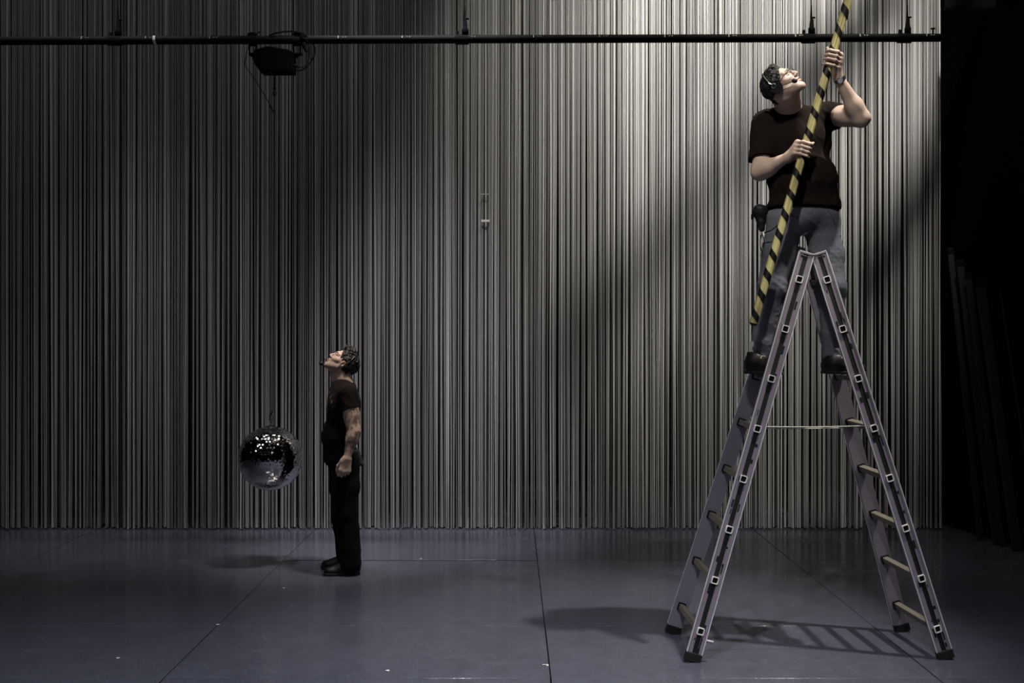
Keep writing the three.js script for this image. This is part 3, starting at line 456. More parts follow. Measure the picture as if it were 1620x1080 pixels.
function shoeParts(parent, pos, yaw, name = 'shoe', s = 1) {
  const e = (c, r, k = 0.03) => ellipsoid(V(...c), r, k);
  const up = net(field([e([0, 0.045, -0.09], [0.036, 0.05, 0.05]), e([0, 0.05, -0.01], [0.036, 0.048, 0.08], 0.04), e([0.004, 0.032, 0.085], [0.047, 0.034, 0.062], 0.04), capsule(V(0, 0.05, -0.06), V(0, 0.115, -0.062), 0.042, 0.04, 0.04)], { clips: [{ p: V(0, 0.012, 0), n: V(0, -1, 0) }, { p: V(0, 0.12, 0), n: V(0, 1, 0) }] }), 0.005);
  const sole = net(field([e([0, 0.0, -0.085], [0.041, 0.05, 0.054]), capsule(V(0, 0, -0.07), V(0.003, 0, 0.08), 0.038, 0.046, 0.03), e([0.004, 0, 0.09], [0.05, 0.05, 0.064])], { clips: [{ p: V(0, 0.001, 0), n: V(0, -1, 0) }, { p: V(0, 0.019, 0), n: V(0, 1, 0) }] }), 0.005);
  const m = part(name, up, M.shoe, parent); m.position.copy(pos); m.rotation.y = yaw; m.scale.setScalar(s);
  part('sole', sole, M.rubber, m);
  const laces = []; for (let i = 0; i < 4; i++) { const z = 0.012 + i * 0.017, y = 0.0985 - i * 0.0105 - i * i * 0.001; laces.push(tube([V(-0.021, y - 0.014, z + 0.006), V(-0.008, y - 0.002, z), V(0.008, y - 0.002, z + 0.002), V(0.021, y - 0.014, z - 0.004)], 0.0022, 12, 5)); }
  part('lace', laces, M.lace, m);
  return m;
}
const ridged = (x, y, z) => 1 - Math.abs(noise(x, y, z)) * 2;

// ---- the man on the ladder
{
  const DP = 6.42, T = (px, py, z = 0) => at(px, py, DP + z);
  const g = thing('person', 'man in black t-shirt and jeans on the ladder gripping a striped pole, looking up', 'person', [0, 0, 0]);
  const h = headFrame(at(1237, 135, 6.25), 46, 43, 0.88, 21);
  const u = PT.clone().sub(PB).normalize(), f = V(-0.1, 0, 1).addScaledVector(u, -V(-0.1, 0, 1).dot(u)).normalize(), r = u.clone().cross(f).normalize().multiplyScalar(1);
  if (r.x < 0) r.negate();
  const CL = onPole(237), CR = onPole(93);
  const WL = CL.clone().addScaledVector(r, -0.066).addScaledVector(u, -0.05).addScaledVector(f, -0.055), WR = CR.clone().addScaledVector(r, 0.066).addScaledVector(u, -0.07).addScaledVector(f, -0.045);
  const EL = at(1202, 272, 6.36), ER = at(1362, 187, 6.23), SL = T(1210, 196), SR = T(1311, 182);
  const head = headPrims(h), neck = [capsule(h.w(0, -0.045, -0.03), T(1250, 174, -0.01), 0.058, 0.064, 0.04), capsule(h.w(0, -0.03, -0.045), T(1247, 178, 0.02), 0.05, 0.06, 0.04), capsule(h.w(-0.016, -0.075, 0.03), T(1255, 172, -0.05), 0.026, 0.03, 0.05)];
  const arms = [
    capsule(SL, EL, 0.06, 0.046, 0.03), capsule(EL, EL.clone().lerp(WL, 0.3), 0.045, 0.047, 0.03), capsule(EL.clone().lerp(WL, 0.25), WL, 0.046, 0.0255, 0.03),
    capsule(SR, ER, 0.062, 0.049, 0.03), ellipsoid(SR.clone().lerp(ER, 0.6).add(V(0, 0.012, 0)), [0.09, 0.05, 0.055], 0.04), capsule(ER, ER.clone().lerp(WR, 0.3), 0.043, 0.046, 0.03), capsule(ER.clone().lerp(WR, 0.25), WR, 0.046, 0.0255, 0.03), capsule(ER.clone().add(V(0.02, 0.0, 0)), ER.clone().add(V(0.012, -0.002, 0)), 0.02, 0.026, 0.03),
  ];
  const hands = [...grip(CL, u, f, r.clone().negate(), WL, [0.034, 0.0115, -0.0105, -0.0315]), ...grip(CR, u, f, r, WR, [0.036, 0.013, -0.009, -0.038])];
  const trunk = [ellipsoid(T(1262, 222), [0.165, 0.16, 0.105], 0.05), ellipsoid(T(1270, 290), [0.165, 0.15, 0.13], 0.06), ellipsoid(T(1270, 345), [0.17, 0.1, 0.12], 0.05), capsule(SL, SR, 0.045, 0.045, 0.04),
    capsule(T(1240, 355), T(1221, 455, -0.05), 0.075, 0.06, 0.03), capsule(T(1221, 455, -0.05), T(1203, 575), 0.055, 0.045, 0.03), capsule(T(1300, 355), T(1314, 455, -0.05), 0.075, 0.06, 0.03), capsule(T(1314, 455, -0.05), T(1322, 575), 0.055, 0.045, 0.03)];
  const all = field([...trunk, ...neck, ...arms, ...head, ...hands]), fc = faceColor(h, 0.35);
  const hb = [[CL, 0.14], [CR, 0.15], [h.C, 0.17]].map(([c, s]) => new THREE.Box3().setFromCenterAndSize(c, V(s * 2, s * 2, s * 2)));
  const inside = (x, y, z) => hb.some((b) => x > b.min.x && x < b.max.x && y > b.min.y && y < b.max.y && z > b.min.z && z < b.max.z);
  const skinParts = [net(all, 0.008, null, null, fc, inside)];
  hb.forEach((b, i) => { const c = i === 2 ? 0.0035 : 0.0028, e = b.clone().expandByScalar(0.008); skinParts.push(net(all, c, e.min, e.max, fc, (x, y, z) => !e.containsPoint(V(x, y, z)))); });
  const skinGeo = mergeGeometries(skinParts); part('body', skinGeo, M.skin, g);
  eyes(h, g);
  part('hair', net(hairField(h, 0.006, 0.006, 75, { c: [0, 0.118, 0.03], r: [0.045, 0.022, 0.042] }), 0.0045), M.hair, g);
  // t-shirt
  const cutA = SL.clone().lerp(EL, 0.72), nA = EL.clone().sub(SL).normalize().add(V(0.25, 0, 0)).normalize(), cutB = SR.clone().lerp(ER, 0.33), nB = ER.clone().sub(SR).normalize().add(V(0, -0.12, 0)).normalize();
  const shirt = field([ellipsoid(T(1262, 224), [0.192, 0.165, 0.133], 0.05), ellipsoid(T(1269, 284, -0.03), [0.196, 0.16, 0.16], 0.07), ellipsoid(T(1271, 326), [0.208, 0.11, 0.155], 0.06), capsule(T(1217, 192), T(1309, 182), 0.062, 0.062, 0.06), capsule(T(1247, 184), T(1253, 182), 0.07, 0.07, 0.07),
    cut(capsule(SL.clone().add(V(0.005, -0.002, 0)), EL, 0.073, 0.074, 0.045), cutA, nA), cut(capsule(SR, ER, 0.07, 0.076, 0.05), cutB, nB)],
    { disp: (x, y, z) => 0.007 * noise(x * 9 + y * 5, y * 7, z * 9) + 0.004 * ridged(x * 17 + y * 11, y * 9 - x * 8, z * 12) * sm(2.75, 2.55, y) + 0.003 * ridged(x * 26, y * 22 + x * 15, z * 20) , clips: [{ p: T(1271, 331), n: V(-0.02, -1, 0.06).normalize() }] });
  const sh = part('t_shirt', net(shirt, 0.006), M.shirtA, g);
  { // collar rib follows the neck opening
    const n = h.w(0, -0.05, -0.03).sub(T(1250, 174)).normalize(), c0 = T(1249.5, 173.5, -0.012), tor = new THREE.TorusGeometry(0.073, 0.009, 8, 40).scale(1, 1, 1.3), q = new THREE.Quaternion().setFromUnitVectors(V(0, 0, 1), V(0.16, 0.93, 0.22).normalize());
    part('collar', tor.applyQuaternion(q).translate(...c0.toArray()), M.shirtA, sh);
  }
  // jeans
  const jeans = field([ellipsoid(T(1270, 342), [0.205, 0.1, 0.143], 0.05), capsule(T(1241, 356), T(1232, 402), 0.1, 0.093, 0.04), capsule(T(1232, 402), T(1221, 455, -0.05), 0.092, 0.078, 0.03), capsule(T(1221, 455, -0.05), T(1203, 578), 0.076, 0.07, 0.03),
    capsule(T(1300, 356), T(1308, 402), 0.1, 0.093, 0.04), capsule(T(1308, 402), T(1315, 455, -0.05), 0.092, 0.078, 0.03), capsule(T(1315, 455, -0.05), T(1322, 578), 0.076, 0.07, 0.03)],
    { disp: (x, y, z) => 0.004 * noise(x * 12, y * 14, z * 12) + 0.0045 * ridged(x * 9 + z * 4, y * 21 + x * 13, z * 7) * (0.35 + 0.65 * (sm(1.75, 1.62, y) + sm(0.1, 0.0, Math.abs(y - 2.05)))) + 0.001 * ridged(x * 30, y * 40, z * 30), clips: [{ p: T(1203, 571), n: V(0, -1, 0.1).normalize() }, { p: T(1270, 323), n: V(0, 1, 0) }] });
  const D0 = lin(0x40424d), D1 = lin(0x777a85);
  const jm = part('jeans', net(jeans, 0.006, null, null, (x, y, z) => { let k = mix(D0, D1, Math.max(0, Math.min(1, 0.38 + 0.3 * noise(x * 7, y * 5, z * 7) + 0.07 * noise(x * 40, y * 40, z * 40) + 0.12 * noise(x * 120, y * 90, z * 120)))); return k; }), M.denim, g);
  { const p = []; for (const [px, py, d] of [[1246, 333, -0.13], [1254, 341, -0.14], [1264, 346, -0.146]]) p.push(T(px, py, d)); const q2 = [[1310, 333, -0.12], [1316, 342, -0.11], [1321, 352, -0.1]].map(([a, b, c]) => T(a, b, c)); part('pocket_seam', [tube(p, 0.002, 16, 5), tube(q2, 0.002, 16, 5)], std(0x2c2d38, 0.9), jm); }
  for (const [px, yy] of [[1203, 0], [1322, 0]]) { const c = T(px, 569); part('hem', new THREE.TorusGeometry(0.0705, 0.0045, 6, 36).rotateX(Math.PI / 2).scale(1, 2.2, 1).translate(c.x, c.y + 0.008, c.z), std(0x555869, 0.9), jm); }
  shoeParts(g, V(1.415, 1.549, -6.335), 24 * D2R, 'shoe', 1.06); shoeParts(g, V(1.868, 1.549, -6.335), 32 * D2R, 'shoe', 1.06);
  part('sock', [rod(V(1.4, 1.63, -6.4), V(1.408, 1.73, -6.41), 0.04, 0.045, 16), rod(V(1.843, 1.63, -6.395), V(1.85, 1.73, -6.41), 0.04, 0.045, 16)], std(0xb9b6b2, 0.9), g);
  // headset
  const band = []; for (let i = 0; i <= 18; i++) { const a = (i / 18) * Math.PI; band.push(h.w(-0.094 * Math.cos(a), 0.01 + 0.128 * Math.sin(a), -0.022)); }
  const hs = part('headset', tube(band, 0.0055, 50, 8), M.plastic, g);
  for (const x of [-1, 1]) part('ear_cup', new THREE.CylinderGeometry(0.03 * 1.1, 0.026 * 1.1, 0.026, 24).rotateZ(Math.PI / 2).applyQuaternion(h.q).translate(...h.w(x * 0.096, 0.0, -0.004).toArray()), M.plastic, hs);
  part('cup_hinge', [new THREE.TorusGeometry(0.012, 0.003, 8, 20).rotateY(Math.PI / 2).applyQuaternion(h.q).translate(...h.w(-0.112, 0.02, -0.01).toArray()), rod(h.w(-0.1, 0.03, -0.012), h.w(-0.106, 0.06, -0.022), 0.004)], M.steel, hs);
  part('mic_boom', tube([h.w(-0.108, -0.008, 0.01), h.w(-0.102, -0.024, 0.035), h.w(-0.09, -0.042, 0.065), h.w(-0.073, -0.053, 0.083)], 0.0026, 30, 6), M.plastic, hs);
  part('microphone', ball(h.w(-0.068, -0.055, 0.087), 0.0135, 1.25, 1, 1), M.plastic, hs);
  part('headset_cable', tube([h.w(-0.105, -0.03, -0.005), at(1229, 160, 6.27), at(1234, 170, 6.3), at(1239, 177, 6.31)], 0.002, 30, 6), M.plastic, hs);
  // glasses
  const fr = []; for (const x of [-1, 1]) fr.push(new THREE.TorusGeometry(0.0225 * 1.1, 0.0016, 8, 30).scale(1.15, 0.85, 1).applyQuaternion(h.q).translate(...h.w(x * 0.031, 0.012, 0.108).toArray()));
  fr.push(tube([h.w(-0.008, 0.016, 0.11), h.w(0, 0.02, 0.114), h.w(0.008, 0.016, 0.11)], 0.0016, 8, 6));
  const gl = part('glasses', fr, M.steel, g);
  for (const x of [-1, 1]) { part('lens', new THREE.CylinderGeometry(0.0225 * 1.1, 0.0225 * 1.1, 0.0012, 24).rotateX(Math.PI / 2).scale(1.13, 0.83, 1).applyQuaternion(h.q).translate(...h.w(x * 0.031, 0.012, 0.108).toArray()), M.glass, gl); part('temple_arm', tube([h.w(x * 0.056, 0.016, 0.106), h.w(x * 0.07, 0.017, 0.085), h.w(x * 0.081, 0.014, 0.02), h.w(x * 0.083, 0.006, -0.005)], 0.0022, 24, 6), M.plastic, gl); }
  // wrist watch
  { const ax = WR.clone().sub(ER).normalize(), c = WR.clone().addScaledVector(ax, -0.022), q = new THREE.Quaternion().setFromUnitVectors(V(0, 0, 1), ax);
    const wt = part('watch', new THREE.CylinderGeometry(0.032, 0.033, 0.02, 32, 1, true).rotateX(Math.PI / 2).applyQuaternion(q).translate(...c.toArray()), std(0x6a6a70, 0.3, { metalness: 0.9, side: THREE.DoubleSide }), g, 'steel bracelet watch');
    const out = V(-0.35, -0.1, 1).addScaledVector(ax, -V(-0.35, -0.1, 1).dot(ax)).normalize(), cq = new THREE.Quaternion().setFromUnitVectors(V(0, 1, 0), out);
    part('watch_case', new THREE.CylinderGeometry(0.017, 0.018, 0.009, 24).applyQuaternion(cq).translate(...c.clone().addScaledVector(out, 0.034).toArray()), M.steel, wt);
    part('watch_dial', new THREE.CylinderGeometry(0.0135, 0.0135, 0.002, 24).applyQuaternion(cq).translate(...c.clone().addScaledVector(out, 0.039).toArray()), std(0xb9b9cc, 0.3), wt); }
  // finger ring on the lower hand
  { const a = CL.clone().addScaledVector(u, -0.0105), p = a.clone().addScaledVector(r, -0.0405 * Math.cos(70 * D2R)).addScaledVector(f, 0.04 * Math.sin(70 * D2R)); part('finger_ring', new THREE.TorusGeometry(0.0098, 0.0016, 8, 20).rotateY(Math.PI / 2 + 0.5).translate(...p.toArray()), M.steel, g); }
  // pouch on the hip
  const pc = at(1203, 346, 6.43), pf = field([ellipsoid(pc.clone().add(V(0, 0.045, 0)), [0.042, 0.035, 0.04], 0.03), capsule(pc.clone().add(V(-0.002, 0.04, 0)), pc.clone().add(V(0.008, -0.055, 0)), 0.036, 0.02, 0.03)], { disp: (x, y, z) => 0.003 * noise(x * 50, y * 50, z * 50) });
  const pm = part('belt_pouch', net(pf, 0.005), M.plastic, g);
  part('pouch_clip', [rbox(0.05, 0.03, 0.03, 0.006, pc.x + 0.05, pc.y + 0.06, pc.z), rbox(0.014, 0.03, 0.02, 0.004, pc.x - 0.046, pc.y + 0.012, pc.z)], M.black, pm);
  const W = (px, py, d = 6.38) => at(px, py, d);
  part('pouch_cable', [tube([W(1206, 368), W(1203, 378), W(1203, 390), W(1206, 400)], 0.003, 24, 6), tube([W(1205, 368), W(1208, 377), W(1208, 391)], 0.003, 20, 6), tube([W(1209, 368, 6.34), W(1220, 364, 6.29), W(1230, 356, 6.27), W(1238, 345, 6.25)], 0.003, 24, 6)], M.black, pm);
  shadow(g);
}

// ---- the man standing on the floor
{
  const DP = 8.39, T = (px, py, z = 0) => at(px, py, DP + z);
  const g = thing('person', 'man all in black standing on the floor beside the mirror ball, head tipped back', 'person', [0, 0, 0]);
  const h = headFrame(T(541.5, 575), -84, 47, 0.92);
  const SL = at(551, 623, 8.2), EL = at(560, 682, 8.17), WL = at(549, 725, 8.145), SR = at(548, 622, 8.58), ER = at(552, 682, 8.6), WR = at(541, 724, 8.58);
  const hand = (W, d, a, n, s) => {
    const out = [], P = (x, y, z) => W.clone().addScaledVector(d, x * s).addScaledVector(a, y * s).addScaledVector(n, z * s), len = [[0.04, 0.026, 0.02], [0.044, 0.029, 0.021], [0.04, 0.027, 0.02], [0.032, 0.02, 0.018]];
    [0.031, 0.0105, -0.0105, -0.031].forEach((y, i) => {
      const base = P(0.09 - Math.abs(i - 1) * 0.004, y, 0.0), pts = [base]; let ang = 0;
      [28 + i * 5, 48, 30].forEach((dg, k) => { ang += dg; pts.push(pts[k].clone().addScaledVector(d, len[i][k] * Math.cos(ang * D2R) * s).addScaledVector(n, len[i][k] * Math.sin(ang * D2R) * s)); });
      const r = [0.0092, 0.0094, 0.009, 0.0078][i] * s; for (let k = 0; k < 3; k++) out.push(capsule(pts[k], pts[k + 1], r - k * 0.0006 + 0.0006, r - k * 0.0006, 0.004));
      out.push(capsule(P(0.005, y * 0.6, 0), base, 0.016 * s, 0.0125 * s, 0.015));
    });
    const t0 = P(0.022, 0.026, 0.006), t1 = P(0.06, 0.05, 0.02), t2 = P(0.09, 0.05, 0.028), t3 = P(0.112, 0.042, 0.034);
    out.push(capsule(P(0, 0, 0), t0, 0.02 * s, 0.017 * s, 0.02), capsule(t0, t1, 0.015 * s, 0.0115 * s, 0.012), capsule(t1, t2, 0.0112 * s, 0.0105 * s, 0.005), capsule(t2, t3, 0.0102 * s, 0.0085 * s, 0.004));
    return out;
  };
  const dL = V(-0.18, -1, 0.05).normalize(), aL = V(-1, 0.15, 0.28).addScaledVector(dL, -V(-1, 0.15, 0.28).dot(dL)).normalize(), nL = aL.clone().cross(dL).normalize(); if (nL.z > 0) nL.negate();
  const nR = nL.clone().multiply(V(1, 1, -1));
  const head = headPrims(h), neck = [capsule(h.w(0, -0.045, -0.03), T(543, 606), 0.056, 0.062, 0.04), capsule(h.w(0, -0.08, 0.03), T(534, 605), 0.022, 0.03, 0.06), capsule(h.w(0, -0.03, -0.05), T(547, 605), 0.045, 0.055, 0.04)];
  const arms = [capsule(SL, EL, 0.05, 0.046, 0.03), ellipsoid(SL.clone().lerp(EL, 0.55), [0.052, 0.11, 0.05], 0.04), capsule(EL, EL.clone().lerp(WL, 0.3), 0.043, 0.044, 0.03), capsule(EL.clone().lerp(WL, 0.25), WL, 0.043, 0.0255, 0.03), capsule(SR, ER, 0.055, 0.045, 0.03), capsule(ER, WR, 0.044, 0.026, 0.03), ...hand(WL, dL, aL, nL, 1.05), ...hand(WR, dL, aL, nR, 1.0)];
  const trunk = [ellipsoid(T(542, 645), [0.09, 0.17, 0.155], 0.05), ellipsoid(T(539, 700), [0.1, 0.15, 0.14], 0.06), capsule(SL, SR, 0.05, 0.05, 0.04), capsule(at(546, 728, 8.3), at(547, 810, 8.28), 0.075, 0.06, 0.03), capsule(at(547, 810, 8.28), at(556, 890, 8.27), 0.055, 0.045, 0.03), capsule(at(541, 728, 8.47), at(541, 812, 8.48), 0.075, 0.06, 0.03), capsule(at(541, 812, 8.48), at(549, 885, 8.5), 0.055, 0.045, 0.03)];
  const all = field([...trunk, ...neck, ...arms, ...head]), face = faceColor(h, 0.6);
  const fc = (x, y, z) => { const k = face(x, y, z); if (z < -8.3 || y > 1.28) return k; const t = noise(x * 60, y * 45, z * 60) + 0.7 * noise(x * 130, y * 110, z * 130 + 5); return mix(k, INK, sm(0.9, 0.94, y) * sm(-0.25, 0.25, t) * 0.72); };
  const hb = [[WL.clone().add(V(-0.02, -0.08, 0)), 0.13], [h.C, 0.165]].map(([c, s]) => new THREE.Box3().setFromCenterAndSize(c, V(s * 2, s * 2, s * 2)));
  const skinParts = [net(all, 0.008, null, null, fc, (x, y, z) => hb.some((b) => b.containsPoint(V(x, y, z))))];
  hb.forEach((b, i) => { const e = b.clone().expandByScalar(0.008); skinParts.push(net(all, i ? 0.0035 : 0.0028, e.min, e.max, fc, (x, y, z) => !e.containsPoint(V(x, y, z)))); });
  part('body', mergeGeometries(skinParts), M.skin, g); eyes(h, g);
  part('hair', net(hairField(h, 0.008, 0.009, 62, { c: [0, 0.118, 0.028], r: [0.055, 0.034, 0.062] }), 0.0045), std(0x17100b, 0.65), g);
  const cutA = SL.clone().lerp(EL, 0.4), nA = EL.clone().sub(SL).normalize().add(V(0.12, 0, 0)).normalize(), cutB = SR.clone().lerp(ER, 0.42), nB = ER.clone().sub(SR).normalize();
  const shirt = field([ellipsoid(T(541.5, 642), [0.116, 0.19, 0.178], 0.05), ellipsoid(T(536.5, 690), [0.126, 0.16, 0.165], 0.07), ellipsoid(T(540, 722), [0.132, 0.1, 0.168], 0.06), capsule(at(549, 622, 8.25), at(547, 622, 8.53), 0.058, 0.058, 0.06), capsule(T(544, 612), T(543, 609), 0.072, 0.068, 0.06), capsule(T(555, 640, -0.09), T(555, 640, 0.09), 0.06, 0.06, 0.08),
    cut(capsule(SL, EL, 0.066, 0.074, 0.04), cutA, nA), cut(capsule(SR, ER, 0.066, 0.07, 0.04), cutB, nB)],
    { disp: (x, y, z) => 0.005 * noise(x * 10, y * 8, z * 9) + 0.004 * ridged(x * 14 + z * 5, y * 15 + x * 10, z * 12) * sm(1.3, 1.0, y) + 0.0025 * ridged(x * 25 + y * 12, y * 24, z * 22), clips: [{ p: T(540, 734), n: V(0.1, -1, 0).normalize() }] });
  const PR = lin(0x5a564e), SB = lin(0x1a1512);
  const sg = net(shirt, 0.006, null, null, (x, y, z) => { const px = 810 + x * F / -z, py = HY - (y - H) * F / -z; const on = sm(0.86, 0.92, 1 - Math.abs(y - 1.27) * 1.2) * sm(-1.305, -1.33, x) * sm(-8.36, -8.33, z); return mix(SB, PR, on * sm(0.25, 0.45, noise(y * 55 + x * 20, x * 70, z * 60)) * 0.8); });
  const shB = part('t_shirt', sg, new THREE.MeshPhysicalMaterial({ color: 0xffffff, roughness: 1, specularIntensity: 0.25, vertexColors: true }), g, 'black t-shirt with a faint pale print on the chest');
  part('collar', new THREE.TorusGeometry(0.068, 0.009, 8, 40).scale(1, 1, 1.3).applyQuaternion(new THREE.Quaternion().setFromUnitVectors(V(0, 0, 1), V(-0.42, 0.9, 0).normalize())).translate(...T(541, 604.5).toArray()), std(0x1a1512, 0.92), shB);
  const tr = field([ellipsoid(T(543, 728), [0.115, 0.12, 0.16], 0.05), capsule(at(546, 728, 8.3), at(547, 770, 8.29), 0.105, 0.097, 0.03), capsule(at(547, 770, 8.29), at(548, 812, 8.28), 0.097, 0.087, 0.03), capsule(at(548, 812, 8.28), at(554.5, 890, 8.27), 0.086, 0.075, 0.03), capsule(at(541, 728, 8.47), at(542, 770, 8.48), 0.103, 0.097, 0.03), capsule(at(542, 770, 8.48), at(543, 812, 8.48), 0.096, 0.086, 0.03), capsule(at(543, 812, 8.48), at(549, 884, 8.49), 0.086, 0.074, 0.03)],
    { disp: (x, y, z) => 0.006 * noise(x * 9, y * 9, z * 9) + 0.006 * ridged(x * 10 + z * 5, y * 15 + x * 9, z * 8) * (0.4 + 0.6 * sm(0.35, 0.1, y)), clips: [{ p: V(0, 0.055, 0), n: V(0.08, -1, 0).normalize() }, { p: T(540, 712), n: V(0, 1, 0) }] });
  part('trousers', net(tr, 0.007), M.trousers, g);
  shoeParts(g, V(-1.252, 0.0005, -8.275), -88 * D2R, 'shoe', 0.95); shoeParts(g, V(-1.31, 0.0005, -8.5), -98 * D2R, 'shoe', 0.95);
  const bp = part('belt_pouch', rbox(0.06, 0.13, 0.1, 0.018).rotateZ(0.35).translate(...at(565, 724, 8.37).toArray()), std(0x16120f, 0.8), g);
  part('pouch_flap', rbox(0.05, 0.05, 0.104, 0.014).rotateZ(0.5).translate(...at(562, 737, 8.37).toArray()), M.plastic, bp);
  const band = []; for (let i = 0; i <= 18; i++) { const a = (i / 18) * Math.PI; band.push(h.w(-0.096 * Math.cos(a), 0.01 + 0.131 * Math.sin(a), -0.03)); }
  const hs = part('headset', tube(band, 0.0035, 50, 8), std(0x4a4a4c, 0.25, { metalness: 0.9 }), g, 'thin steel headset band over dark curls');
  part('ear_cup', new THREE.CylinderGeometry(0.028, 0.025, 0.024, 24).rotateZ(Math.PI / 2).applyQuaternion(h.q).translate(...h.w(-0.096, 0, -0.006).toArray()), M.plastic, hs);
  part('mic_boom', tube([h.w(-0.104, -0.01, 0.01), h.w(-0.085, -0.05, 0.07), h.w(-0.05, -0.078, 0.115), h.w(-0.022, -0.084, 0.128)], 0.0028, 30, 6), M.plastic, hs);
  part('microphone', ball(at(508.3, 574.5, 8.37), 0.0165, 1.1, 1, 1), M.plastic, hs);
  shadow(g);
}

// ---------------------------------------------------------------- things in the dark at the right
{
  const onWall = (px, py) => at(px, py, 5.70 / ((px - 810) / F + 0.17));      // a point just clear of the right wall
  const leaning = [[1503, 393, 1519, 545, 0.05, 'leftmost grey pole leaning in the dark beside the curtain edge'], [1518, 412, 1530, 505, 0.06, 'second grey board leaning in the dark, between two thin poles'], [1531, 432, 1549, 575, 0.05, 'third grey pole leaning in the dark right of the curtain'], [1550, 445, 1559, 510, 0.075, 'broad grey board top in the dark right of the leaning poles'], [1581, 452, 1612, 655, 0.014, 'thin rod leaning in the dark at the right edge']];
  for (const [x0, y0, x1, y1, w, l] of leaning) {
    const a = onWall(x0, y0), b = onWall(x1, y1), dir = b.clone().sub(a).normalize(), foot = a.clone().addScaledVector(dir, (a.y - 0.01) / -dir.y), t = thing('leaning_pole', l, 'pole', foot.toArray());
    const L = a.distanceTo(foot), q = new THREE.Quaternion().setFromUnitVectors(V(0, 1, 0), a.clone().sub(foot).normalize());
    part('shaft', rbox(w, L, w * 0.5, Math.min(0.006, w * 0.2), 0, L / 2, 0).applyQuaternion(q), M.timber, t);
    part('end_band', rbox(w * 1.15, 0.05, w * 0.6, 0.003, 0, L - 0.03, 0).applyQuaternion(q), M.panelGrey, t);
  }
  const p = thing('hanging_panel', 'dim grey panel hanging at the very top right beside the curtain', 'panel', at(1535, -26, 9.6).toArray());
  part('board', rbox(0.43, 0.42, 0.03, 0.004), new THREE.MeshPhysicalMaterial({ color: 0x242424, roughness: 1, specularIntensity: 0.2 }), p); part('rail', rbox(0.44, 0.03, 0.04, 0.004, 0, -0.215, 0), M.black, p);
  for (const x of [-0.18, 0.18]) part('hanger_wire', rod(V(x, 0.2, 0), V(x, 6.5, 0), 0.004), M.black, p);
}
// ---------------------------------------------------------------- marks on the floor
{
  const onFloor = (px, py) => { const d = F * H / (py - HY); return V((px - 810) * d / F, 0, -d); };
  for (const [px, py, s, l] of [[187, 1041, 0.011, 'small white paper scrap on the floor at far lower left'], [613, 1061, 0.012, 'small white paper scrap on the floor at lower middle'], [666, 884, 0.01, 'tiny white scrap on the floor right of the standing man\'s feet'], [345, 988, 0.012, 'pale chip beside the diagonal floor joint left of centre'], [449, 930, 0.008, 'tiny pale scrap on the floor below the mirror ball']]) {
    const c = onFloor(px, py), g = new THREE.CircleGeometry(s, 6, 0.3).rotateX(-Math.PI / 2), p = g.attributes.position; for (let i = 0; i < p.count; i++) p.setY(i, 0.002 + 0.003 * Math.abs(noise(i * 1.7, px, 3)));
    const b = new THREE.CylinderGeometry(s, s * 0.9, 0.002, 6).translate(0, 0.001, 0); const m = part('paper_scrap', [g, b], M.white, scene); m.position.copy(c); tag(m, l, 'paper');
  }
  const c = onFloor(866, 1051), m = part('floor_tape', [box(0.03, 0.001, 0.014, -0.012, 0.0008, 0), box(0.012, 0.001, 0.034, 0.0, 0.001, 0.012)], std(0xb8b8b4, 0.7), scene); m.position.copy(c); tag(m, 'small white L-shaped tape mark beside the floor joint at lower middle', 'tape');
}

// ---------------------------------------------------------------- unseen bars above the stage, placed to shade diagonal bands on the curtain
[[[3.6, 5.03], [0.0, 1.13], 0.36, 0.36], [[4.25, 3.95], [3.2, 2.1], 0.3, 0.45]].forEach(([p, q, w, t], i) => {
  const l = V(...LAMPS[0].at), a = l.clone().lerp(V(p[0], p[1], -10.2), t), b = l.clone().lerp(V(q[0], q[1], -10.2), t), d = b.clone().sub(a), len = d.length(); d.normalize();
  const n = l.clone().sub(a.clone().lerp(b, 0.5)).normalize(), z = n.addScaledVector(d, -n.dot(d)).normalize(), x = d.clone().cross(z), r = thing('unseen_shade_bar', i ? 'short slanting unseen bar placed to shade a band of the curtain' : 'long slanting unseen bar placed to shade a band of the curtain', 'brace', a.toArray());
  part('beam', rbox(w * t, len, 0.05, 0.01, 0, len / 2, 0).applyMatrix4(new THREE.Matrix4().makeBasis(x, d, z)), M.black, r);
  part('hanger_rod', rod(V(0, 0, 0), V(0, 11.58 - a.y, 0), 0.012), M.black, r); part('hanger_rod', rod(b.clone().sub(a), b.clone().sub(a).setY(11.58 - a.y), 0.012), M.black, r);
});
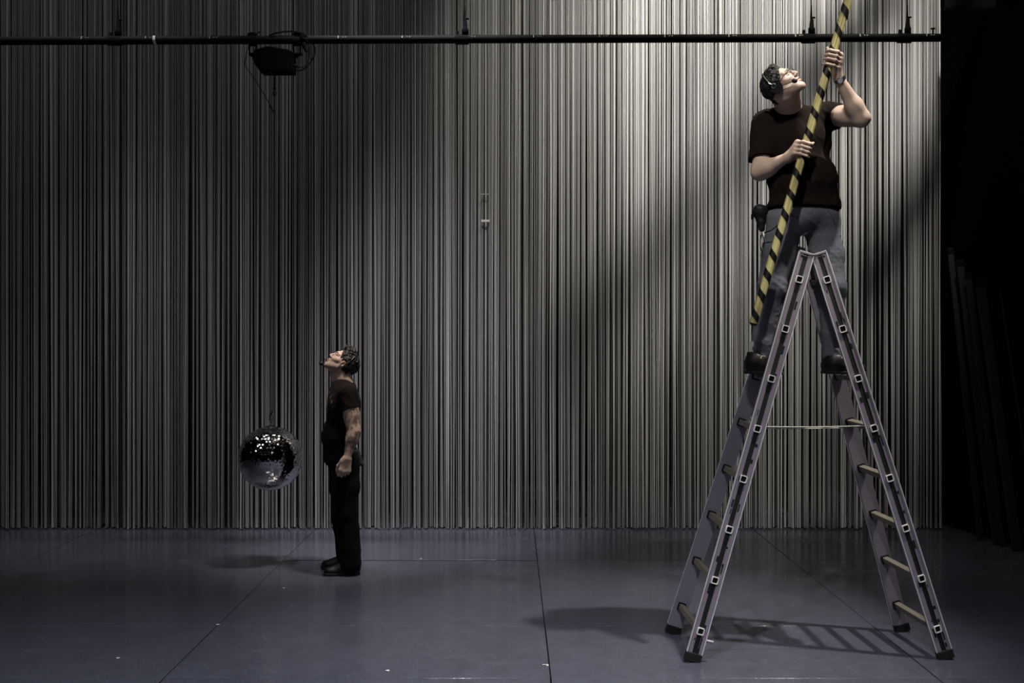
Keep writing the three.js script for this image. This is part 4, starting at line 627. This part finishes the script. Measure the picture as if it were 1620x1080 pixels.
// ---------------------------------------------------------------- unseen lamps placed above the picture
LAMPS.forEach((l, i) => {
  const p = V(...l.at), to = V(...l.to), dir = to.clone().sub(p).normalize(), t = thing('unseen_spotlight', l.label, 'spotlight', p.toArray(), 'unseen spotlights');
  const q = new THREE.Quaternion().setFromUnitVectors(V(0, 0, 1), dir), lens = 0.075;
  part('housing', [new THREE.LatheGeometry([[0.085, 0], [0.1, 0], [0.1, -0.12], [0.12, -0.14], [0.12, -0.34], [0.06, -0.4], [0, -0.4]].map(([a, b]) => new THREE.Vector2(a, b)), 28).rotateX(Math.PI / 2)].map((g) => g.translate(0, 0, -0.012).applyQuaternion(q)), std(0x0c0c0d, 0.5, { side: THREE.DoubleSide }), t);
  part('lens', new THREE.CylinderGeometry(lens, lens, 0.01, 28).rotateX(Math.PI / 2).translate(0, 0, -0.03).applyQuaternion(q), new THREE.MeshStandardMaterial({ color: 0x222222, emissive: new THREE.Color(...l.color), emissiveIntensity: 12 }), t);
  part('yoke', [rbox(0.3, 0.02, 0.04, 0.005, 0, 0.3, 0), rbox(0.02, 0.45, 0.04, 0.005, 0.145, 0.1, 0), rbox(0.02, 0.45, 0.04, 0.005, -0.145, 0.1, 0), rod(V(0, 0.3, 0), V(0, 11.58 - p.y, 0), 0.018)], M.black, t);
  const s = new THREE.SpotLight(new THREE.Color(...l.color), l.cd, 0, l.ang * D2R, l.pen, 2); s.name = 'spotlight_beam'; s.position.copy(p).addScaledVector(dir, 0.03); s.target.position.copy(to); s.target.name = 'spotlight_aim'; s.castShadow = true; s.shadow.radius = l.soft; s.shadow.mapSize.set(2048, 2048);
  scene.add(s, s.target);
});
RectAreaLightUniformsLib.init();
PANELS.forEach(([x, y, z, w, nits]) => {
  const t = thing('unseen_light_panel', 'unseen light panel placed for the mirror ball to reflect', 'unseen light', [x, y, z], 'unseen lights');
  part('tray', rbox(w + 0.06, 0.06, 0.76, 0.008, 0, 0.04, 0), M.black, t);
  part('diffuser', box(w, 0.008, 0.7, 0, 0.004, 0), new THREE.MeshStandardMaterial({ color: 0x333333, emissive: new THREE.Color(1, 0.97, 0.9), emissiveIntensity: nits }), t);
  part('hanger_rod', rod(V(0, 0.06, 0), V(0, 11.58 - y, 0), 0.008), M.black, t);
  const l = new THREE.RectAreaLight(new THREE.Color(1, 0.97, 0.9), nits, w, 0.7); l.name = 'unseen_panel_glow'; l.position.set(x, y - 0.012, z); l.rotation.x = -Math.PI / 2; scene.add(l);
});
renderer.render(scene, camera);
